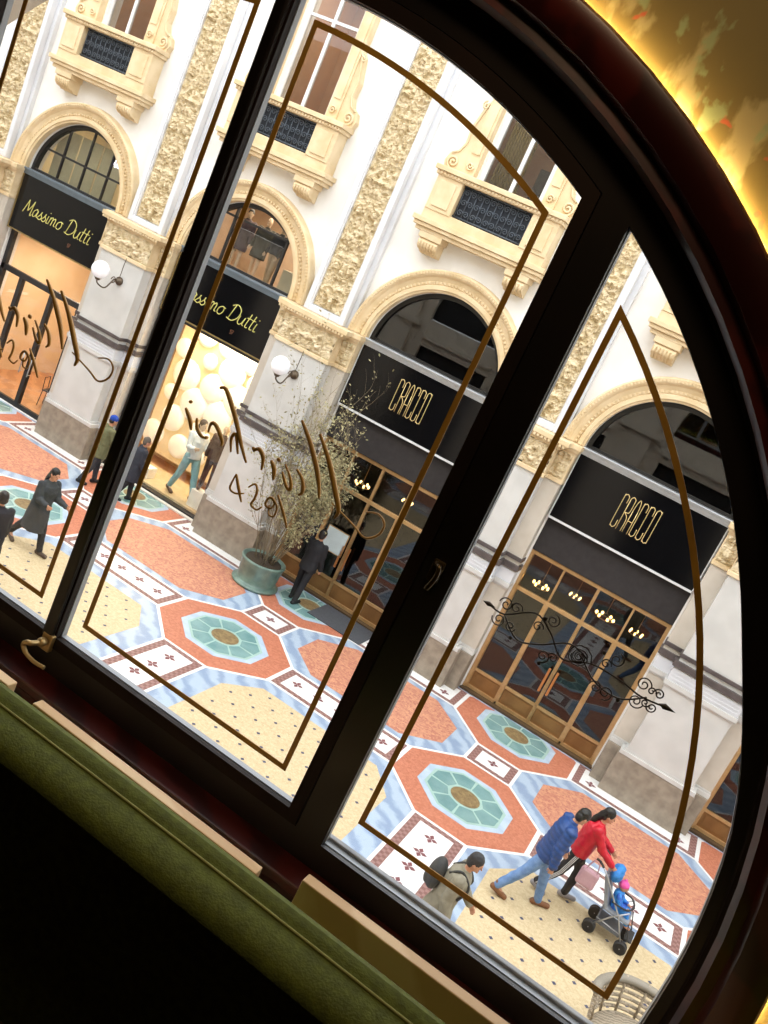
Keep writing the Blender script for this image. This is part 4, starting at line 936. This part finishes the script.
# walkers at the left
def bag_extra(root, J, pel, up, sh, s, H):
    w_ = J['A1'][2]*s; b = MB(); b.box(w_.x-.12, w_.x+.12, w_.y-.05, w_.y+.03, w_.z-.22, w_.z-.04, .03); b.build('handbag', mat('dusty_pink_bag', '#b98a92', .6), root)
figure('person', 'woman walking in a long charcoal coat with long black hair', (-8.93, -5.27, 0), R(-8), 1.72, lean=5, legs=((20, 6), (-20, 18)), arms=((22, 60), (20, 70)), head=(8, 0), female=True, topm=m_char, hem=.48, sleeve=.062, pants=m_blk, shoes=mat('brown_shoe', '#4c3b31', .6), hair=black_hair, hairstyle='long', bulk=1.12)
def bluebag(root, J, pel, up, sh, s, H):
    w_ = J['A0'][2]*s; b = MB(); b.box(w_.x-.15, w_.x+.17, w_.y-.03, w_.y+.12, w_.z-.50, w_.z-.10, .02); bg = b.build('shopping_bag', mat('cobalt_bag', '#1f4fc4', .5), root)
    for d in (-.02, .1): b = MB(); b.tube(smooth_line([(w_.x-.08, w_.y+d, w_.z-.12), (w_.x, w_.y+d*.5, w_.z-.01), (w_.x+.08, w_.y+d, w_.z-.12)]), .006, 6); b.build('bag_handle', mat('cobalt_bag', '#1f4fc4'), bg)
figure('person', 'person in a black coat carrying a cobalt blue bag, cut by the left edge', (-8.16, -7.05, 0), R(150), 1.68, lean=4, legs=((12, 4), (-14, 12)), arms=((8, 8), (5, 20)), topm=mat('navy_black_coat', '#14161f', .85), hem=.35, pants=m_blk, shoes=m_blk, hair=black_hair, extra=bluebag, bulk=1.12)
figure('person', 'man in a cobalt blue beanie and olive jacket seen from behind', (-11.07, -1.40, 0), R(65), 1.74, lean=4, legs=((12, 4), (-12, 14)), arms=((25, 70), (20, 60)), topm=mat('olive_jacket', '#6a6a4a', .85, c2='#5b5b3e'), hem=.22, sleeve=.068, pants=mat('dark_trousers', '#2a2c33', .8), shoes=m_blk, hair=mat('cobalt_knit', '#1d46a8', .9, c2='#183c92', scale=40), hairstyle='hat', bulk=1.12)
figure('person', 'grey-haired person in a dark knee-length coat beside the bright shop window', (-10.22, -1.13, 0), R(50), 1.62, lean=4, legs=((10, 4), (-12, 12)), arms=((8, 20), (5, 20)), topm=mat('dark_slate_coat', '#2b2e38', .85), hem=.38, pants=m_blk, shoes=m_blk, hair=mat('grey_brown_hair', '#5d544b', .8), bulk=1.15)
figure('person', 'man in a black suit reading the menu beside the potted shrub, back turned', (-5.50, -.76, 0), R(84), 1.76, lean=2, legs=((6, 3), (-9, 4)), arms=((14, 55), (4, 15)), topm=m_blk, hem=.16, sleeve=.066, pants=m_blk, shoes=m_blk, hair=black_hair, bulk=1.08, spread=.14)
def pack_extra(root, J, pel, up, sh, s, H):
    c = (pel+up*.27)*s+Vector((-.24, 0.02, 0)); b = MB(); b.ell(c, (.11, .16, .22), 18, 12); b.ell(c+Vector((-.07, 0, -.08)), (.06, .11, .10), 14, 10); bp = bake(b, .013, 'backpack', mat('dark_backpack', '#2a2c2c', .7, c2='#383a3a'), root, 3)
    for sd in (1, -1): strap(root, [((pel+up*.44)*s+Vector((-.14, sd*.1, .0))), ((pel+up*.50)*s+Vector((-.01, sd*.11, .035))), ((pel+up*.38)*s+Vector((.155, sd*.11, 0))), ((pel+up*.2)*s+Vector((.12, sd*.15, 0)))], .016, mat('dark_backpack', '#2a2c2c'), 'shoulder_strap')
figure('person', 'man in a grey-beige coat with a dark backpack at the bottom', (.70, -7.98, 0), R(5), 1.74, lean=9, legs=((22, 6), (-20, 16)), arms=((15, 30), (-5, 20)), head=(12, 0), topm=mat('grey_beige_coat', '#8f8a78', .85, c2='#7f7a6a'), hem=.34, sleeve=.068, pants=mat('grey_trousers', '#4a4b50', .8), shoes=m_brownboot, hair=mat('dark_grey_hair', '#27272a', .6), bulk=1.12, extra=pack_extra)

# stroller with the child
def wheel(b, x, y, r, w_=.03):
    b.lathe([(r*.78, -w_/2), (r, -w_/2*.8), (r, w_/2*.8), (r*.78, w_/2), (r*.78, -w_/2)], (x, y, r), 24, 'y')
t = empty('stroller', (2.50, -4.93, 0), R(-3), label='silver-framed folding stroller with grey seat and twin wheels', cat='stroller')
m_tube = mat('silver_tube', '#b5b8bd', .3, .8); m_tyre = mat('dark_tyre', '#2c2d30', .7); m_seat = mat('grey_seat_cloth', '#8f959d', .8, c2='#7f858d')
for x in (0.02, .52):
    for y in (-.21, .21):
        for dy in (-.03, .03):
            b = MB(); wheel(b, x, y+dy, .095); wl = b.build('wheel', m_tyre, t)
            b = MB(); b.lathe([(.0, -.012), (.035, -.014), (.072, -.008), (.074, 0), (.072, .008), (.035, .014), (0, .012)], (x, y+dy, .095), 16, 'y'); b.build('hub', m_tube, wl)
        b = MB(); b.tube([(x, y-.05, .095), (x, y+.05, .095)], .008, 6); b.build('axle', m_tube, t)
for y in (-.21, .21):
    b = MB(); b.tube([(.52, y, .11), (.30, y, .48), (-.10, y, .90), (-.22, y, 1.0)], .012, 8); b.build('front_tube', m_tube, t)
    b = MB(); b.tube([(.02, y, .11), (.22, y, .42), (.40, y, .62)], .012, 8); b.build('rear_tube', m_tube, t)
    b = MB(); b.tube([(.05, y, .28), (.42, y, .26)], .009, 6); b.build('side_stay', m_tube, t)
    b = MB(); b.tube(smooth_line([(-.20, y, .985), (-.27, y, 1.03), (-.33, y*.8, 1.02)]), .019, 8); b.build('grip', m_tyre, t)
b = MB(); b.box(.08, .46, -.19, .19, .42, .47, .02); b.build('seat', m_seat, t)
b = MB(); b.box(-.03, .03, -.18, .18, 0, .50, .02, Matrix.Translation((.10, 0, .44)) @ Matrix.Rotation(R(-25), 4, 'Y')); b.build('backrest', m_seat, t)
b = MB(); b.box(.06, .44, -.18, .18, .18, .22, .01); b.box(.06, .08, -.18, .18, .2, .32); b.build('basket', mat('grey_mesh_basket', '#6c7077', .8), t)
b = MB(); b.box(.50, .62, -.16, .16, .20, .23, .01); b.tube([(.46, -.19, .46), (.56, -.17, .22)], .009, 6); b.tube([(.46, .19, .46), (.56, .17, .22)], .009, 6); b.build('footrest', m_tyre, t)
b = MB(); b.tube(smooth_line([(.12, -.21, .62), (.34, -.20, .63), (.42, 0, .63), (.34, .20, .63), (.12, .21, .62)]), .014, 8); b.build('bumper_bar', m_tyre, t)
t = empty('child', (2.70, -4.95, .46), R(-3), label='small child in a blue suit and bright pink hat sitting in the stroller', cat='child')
b = MB(); cap(b, (0, 0, .03), (-.04, 0, .22), .075, .07); b.ell((-.03, 0, .36), (.07, .062, .075), 16, 12); cap(b, (-.04, 0, .22), (-.035, 0, .3), .03, .03)
for sd in (1, -1):
    cap(b, (0, sd*.05, .03), (.17, sd*.07, .05), .042, .034); cap(b, (.17, sd*.07, .05), (.24, sd*.07, -.10), .034, .026); cap(b, (.24, sd*.07, -.11), (.30, sd*.07, -.12), .024, .02)
    cap(b, (-.03, sd*.08, .22), (.05, sd*.12, .12), .03, .026); cap(b, (.05, sd*.12, .12), (.14, sd*.08, .12), .025, .02); b.ell((.16, sd*.07, .12), (.022, .018, .016), 8, 6)
    for q in range(4): cap(b, (.17, sd*(.056+q*.009), .125), (.19, sd*(.054+q*.009), .115), .0055, .005, 6)
    cap(b, (.155, sd*.058, .13), (.17, sd*.045, .135), .006, .005, 6)
b.ell((.035, 0, .345), (.01, .009, .009), 8, 6); bake(b, .006, 'body', M_skin, t, 2)
for sd in (1, -1): b = MB(); b.ell((.034, sd*.022, .37), (.004, .007, .004), 8, 6); b.build('eye', mat('eye_dark', '#231a15'), t)
b = MB(); cap(b, (0, 0, .03), (-.04, 0, .22), .088, .082)
for sd in (1, -1): cap(b, (0, sd*.05, .03), (.17, sd*.07, .05), .055, .046); cap(b, (.17, sd*.07, .05), (.235, sd*.07, -.08), .046, .038); cap(b, (-.03, sd*.08, .22), (.05, sd*.12, .12), .042, .036); cap(b, (.05, sd*.12, .12), (.12, sd*.09, .12), .036, .03)
bake(b, .009, 'snowsuit', mat('child_blue_suit', '#1f55b0', .6, c2='#2c86d6', scale=12, lo=.45, hi=.5), t, 2)
b = MB(); b.ell((-.045, 0, .385), (.078, .074, .066), 16, 10); b.ell((-.05, 0, .455), (.026, .026, .024), 10, 8); cap(b, (.02, .03, .39), (.02, -.03, .39), .014, .014); bake(b, .008, 'hat', mat('hot_pink_knit', '#e85aa4', .9), t, 2)
b = MB(); b.ell((0, 0, 0), (.10, .17, .13), 18, 12); b.ell((.02, .0, .06), (.07, .12, .09), 14, 10); o = bake(b, .012, 'jacket_bundle', mat('azure_jacket', '#2a80cc', .6), None, 2, lambda c: .012*noise.noise(c*18)); o.location = (2.50, -4.93, .93); tag(o, 'azure blue jacket bundled on top of the stroller backrest', 'jacket')
t = empty('pink_bag', (2.17, -5.12, .55), R(-3), label='dusty pink bag hanging from the stroller handle', cat='bag')
b = MB(); b.box(-.14, .14, -.05, .05, 0, .30, .045); b.build('bag_body', mat('pale_pink_cloth', '#c9a3ae', .7, c2='#b9919d'), t)
for d in (-.03, .03): b = MB(); b.tube(smooth_line([(-.08, d, .28), (-.03, d, .44), (.02, d, .46), (.06, d, .42), (.09, d, .28)]), .006, 6); b.build('bag_strap', mat('pale_pink_strap', '#b58b97', .7), t)

# mannequins of the lower shop window
def mannequin(label, loc, rz, **kw): return figure('mannequin', label, loc, rz, category='mannequin', face=False, skinm=mat('mannequin_cream', '#cdb59a', .4), **kw)
mannequin('striding mannequin in a white top and pale blue denim dungarees', (-2*P+.40, .62, .10), R(-20), h=2.05, lean=-6, legs=((24, 4), (-14, 8)), arms=((20, 100), (15, 90)), top='jacket', topm=mat('white_blue_top', '#dce6ea', .7), hem=.05, pants=mat('aqua_denim', '#86b0b8', .7, c2='#76a0aa'), shoes=mat('brown_sandal', '#5a4030', .6), hair=mat('mannequin_wig', '#3d2c20', .6), hairstyle='long')
mannequin('mannequin in a dark brown suit jacket and trousers beside the denim one', (-2*P+1.0, .62, .54), R(-60), h=1.80, lean=0, legs=((8, 3), (-8, 4)), arms=((10, 15), (-6, 15)), top='jacket', topm=mat('dark_brown_suit', '#4a3228', .8), hem=.14, pants=mat('dark_brown_suit_t', '#45302a', .8), shoes=mat('brown_sandal', '#5a4030'), hair=None, spread=.12)
# figures behind the second arched window
for n, (x, y, rz, mm, lab) in enumerate([(-.62, .75, -60, mat('maroon_grey_dress', '#4a3a3e', .8), 'display figure in a maroon-grey coat in the arched window, leftmost'), (-.12, .85, -80, mat('olive_grey_dress', '#3f3d33', .8), 'display figure in an olive-grey coat in the middle of the arched window'), (.38, .75, -100, mat('black_short_jacket', '#1c1c20', .8), 'display figure in a black jacket in the arched window, rightmost')]):
    mannequin(lab, (-2*P+x, y, 5.56), R(rz), h=1.55, legs=((6, 2), (-6, 4)), arms=((10, 20), (0, 30)), topm=mm, hem=.30 if n < 2 else .02, pants=None if n < 2 else mat('beige_trousers', '#a08a6c', .8), shoes=mat('brown_sandal', '#5a4030'), hair=None if n else black_hair, bulk=1.15)
b = MB(); b.box(-.28, .28, -.2, .2, 0, .62, .01); b.box(-.24, .24, -.21, -.19, .05, .57, .005); tag(b.build('display_plinth', mat('sage_plinth', '#a8a084', .7), loc=(-2*P+1.0, .95, 5.56)), 'sage green display plinth at the right of the arched window', 'plinth')
# entrance shop furniture
def stool(loc, rz, lab):
    t = empty('metal_stool', loc, rz, lab, 'stool')
    b = MB(); b.box(-.2, .2, -.18, .18, .44, .47, .008); b.build('seat', M_dark, t)
    for x in (-.18, .18):
        for y in (-.16, .16): b = MB(); b.tube([(x, y, .45), (x*1.15, y*1.1, 0)], .012, 6); b.build('leg', M_dark, t)
    b = MB(); b.tube([(-.19, -.16, .46), (-.22, -.16, .8), (-.22, .16, .8), (-.19, .16, .46)], .012, 6); b.build('backrest', M_dark, t)
stool((-15.30, 1.35, 0), R(20), 'dark metal chair inside the glass shop entrance')
def display_table():
    t = empty('display_table', (-14.4, 2.6, 0), label='pale display table with folded clothes inside the shop entrance', cat='table')
    b = MB(); b.box(-.8, .8, -.4, .4, .74, .8, .01); b.build('table_top', mat('pale_table', '#d8c0a4', .5), t)
    for x in (-.74, .74):
        for y in (-.34, .34): b = MB(); b.box(x-.03, x+.03, y-.03, y+.03, 0, .74); b.build('leg', mat('pale_table', '#d8c0a4'), t)
display_table()
for i, (x, z, c_) in enumerate([(-14.9, .8, '#3a3230'), (-14.45, .8, '#8a6a52'), (-14.0, .8, '#d9d2c6')]):
    b = MB(); 
    for q in range(3): b.box(-.16, .16, -.13, .13, q*.045, q*.045+.042, .012)
    tag(b.build('folded_clothes', mat('folded_'+c_[1:], c_, .8), loc=(x, 2.6, z)), ['dark stack of folded clothes on the pale display table', 'brown stack of folded clothes on the pale display table', 'off-white stack of folded clothes on the pale display table'][i], 'clothes', 'folded clothes')
t = empty('clothes_rail', (-15.0, 3.6, 0), label='clothes rail with dark garments at the back of the entrance shop', cat='clothes rail')
b = MB(); b.tube([(-.7, 0, 0), (-.7, 0, 1.7), (.7, 0, 1.7), (.7, 0, 0)], .015, 8); b.build('rail', M_dark, t)
for i in range(8):
    b = MB(); x = -.56+i*.15; lofts(b, [((x, 0, .7+.08*(i % 3)), .03, .2, 0), ((x, 0, 1.2), .035, .2, 0), ((x, 0, 1.52), .03, .19, 0), ((x, 0, 1.62), .012, .05, 0)], 16); b.build('garment', mat('garment_%d' % (i % 3), ['#2c2624', '#5b4438', '#1c1c1e'][i % 3], .8), t)

# ------------------------------------------------------------------ potted shrub
t = empty('potted_shrub', (-6.35, -1.12, 0), label='big bare twiggy shrub with pale buds in a green glazed pot', cat='plant')
m_pot = mat('green_glazed_pot', '#6c8479', .35, c2='#4f675f', scale=4, detail=6, coat=.4)
b = MB(); b.lathe([(.0, .0), (.50, .0), (.53, .03), (.53, .06), (.46, .08), (.42, .10), (.45, .3), (.47, .5), (.50, .56), (.50, .60), (.46, .61), (.43, .56), (.0, .55)], (0, 0, 0), 40); b.build('pot', m_pot, t)
b = MB(); b.lathe([(0, .50), (.43, .50), (.40, .575), (.2, .59), (0, .6)], (0, 0, 0), 24); b.build('soil', mat('dark_soil', '#3b3023', .95, scale=30, bump=.5), t)
random.seed(21)
b = MB(); tips = []
def branch(p, d, L, r, dep):
    pts = [p]; n = 5
    for i in range(n):
        d = (d+Vector((random.uniform(-.16, .16), random.uniform(-.16, .16), random.uniform(-.05, .12)))-Vector((max(0, p.x-.45)*.5, 0, 0))).normalized(); p = p+d*L/n; pts.append(p)
        if dep < 3 and i >= 1 and random.random() < (.75 if dep == 0 else .6):
            dd = (d+Vector((random.uniform(-.6, .6), random.uniform(-.6, .6), random.uniform(-.1, .35)))).normalized(); branch(p, dd, L*random.uniform(.4, .62), r*.55, dep+1)
        if dep >= 1: tips.append((p, d, dep))
    b.tube(pts, [r*(1-.6*i/n) for i in range(n+1)], 5); tips.append((p, d, 4))
for i in range(26):
    a = random.uniform(0, 2*PI); rr_ = random.uniform(.02, .3); sp_ = random.uniform(.08, .42)
    branch(Vector((rr_*math.cos(a), rr_*math.sin(a), .55)), Vector((math.cos(a)*sp_+.05, math.sin(a)*sp_*.8, 1)).normalized(), random.uniform(1.2, 2.5), .009, 0)
for i in range(9):   # denser leafy side towards the brass doors
    branch(Vector((.1, .05, .56)), Vector((random.uniform(.0, .2), random.uniform(-.2, .05), 1)).normalized(), random.uniform(2.2, 2.9), .010, 0)
b.build('branches', mat('grey_brown_bark', '#8d8066', .9, c2='#6f624c', scale=10), t)
b = MB()
for p, d, dep in tips:
    dense = p.x > .22 and 1.0 < p.z < 3.4 and random.random() < .7
    for q in range(3 if dense else 1 if random.random() < .45 else 0):
        c = p+Vector((random.gauss(0, .07), random.gauss(0, .07), random.gauss(0, .06))); s = random.uniform(.014, .034)
        u = Vector((random.uniform(-1, 1), random.uniform(-1, 1), random.uniform(-1, 1))).normalized(); v = u.orthogonal().normalized()
        b.face([b.bm.verts.new(c-u*s*1.4), b.bm.verts.new(c-v*s*.6), b.bm.verts.new(c+u*s*1.4), b.bm.verts.new(c+v*s*.6)])
tag(b.build('foliage', mat('pale_olive_buds', '#a89e78', .8, c2='#7e7a56', scale=12)), kind=None).parent = t

# ------------------------------------------------------------------ cane armchair at the lower right corner
t = empty('cane_armchair', (3.36, -7.62, 0), R(252), label='pale grey-beige round-backed cane armchair at the lower right corner', cat='chair')
mc = mat('bleached_cane', '#b4a692', .75, c2='#8f8472', kind='wave', scale=14)
b = MB()
b.lathe([(.0, .42), (.40, .42), (.42, .45), (.40, .49), (0, .49)], (0, 0, 0), 28); b.build('seat', mc, t)
for i in range(6):
    z = .52+i*.065; rr_ = .44+.012*i; b = MB(); b.tube([(rr_*math.cos(a), rr_*math.sin(a), z+.02*math.cos(a)) for a in [PI*.38+PI*1.24*q/24 for q in range(25)]], .018 if i < 5 else .045, 8); b.build('back_band', mc if i < 5 else mat('grey_cane_rim', '#8c8578', .7), t)
for i in range(9): a = PI*.42+PI*1.16*i/8; b = MB(); b.tube([(.40*math.cos(a), .40*math.sin(a), .46), (.50*math.cos(a), .50*math.sin(a), .88)], .012, 6); b.build('back_stay', mc, t)
t.scale = (1.35, 1.35, 1.08)
for a in (.8, 2.35, 3.9, 5.5): b = MB(); b.tube([(.33*math.cos(a), .33*math.sin(a), .44), (.38*math.cos(a), .38*math.sin(a), 0)], .018, 8); b.build('leg', mc, t)
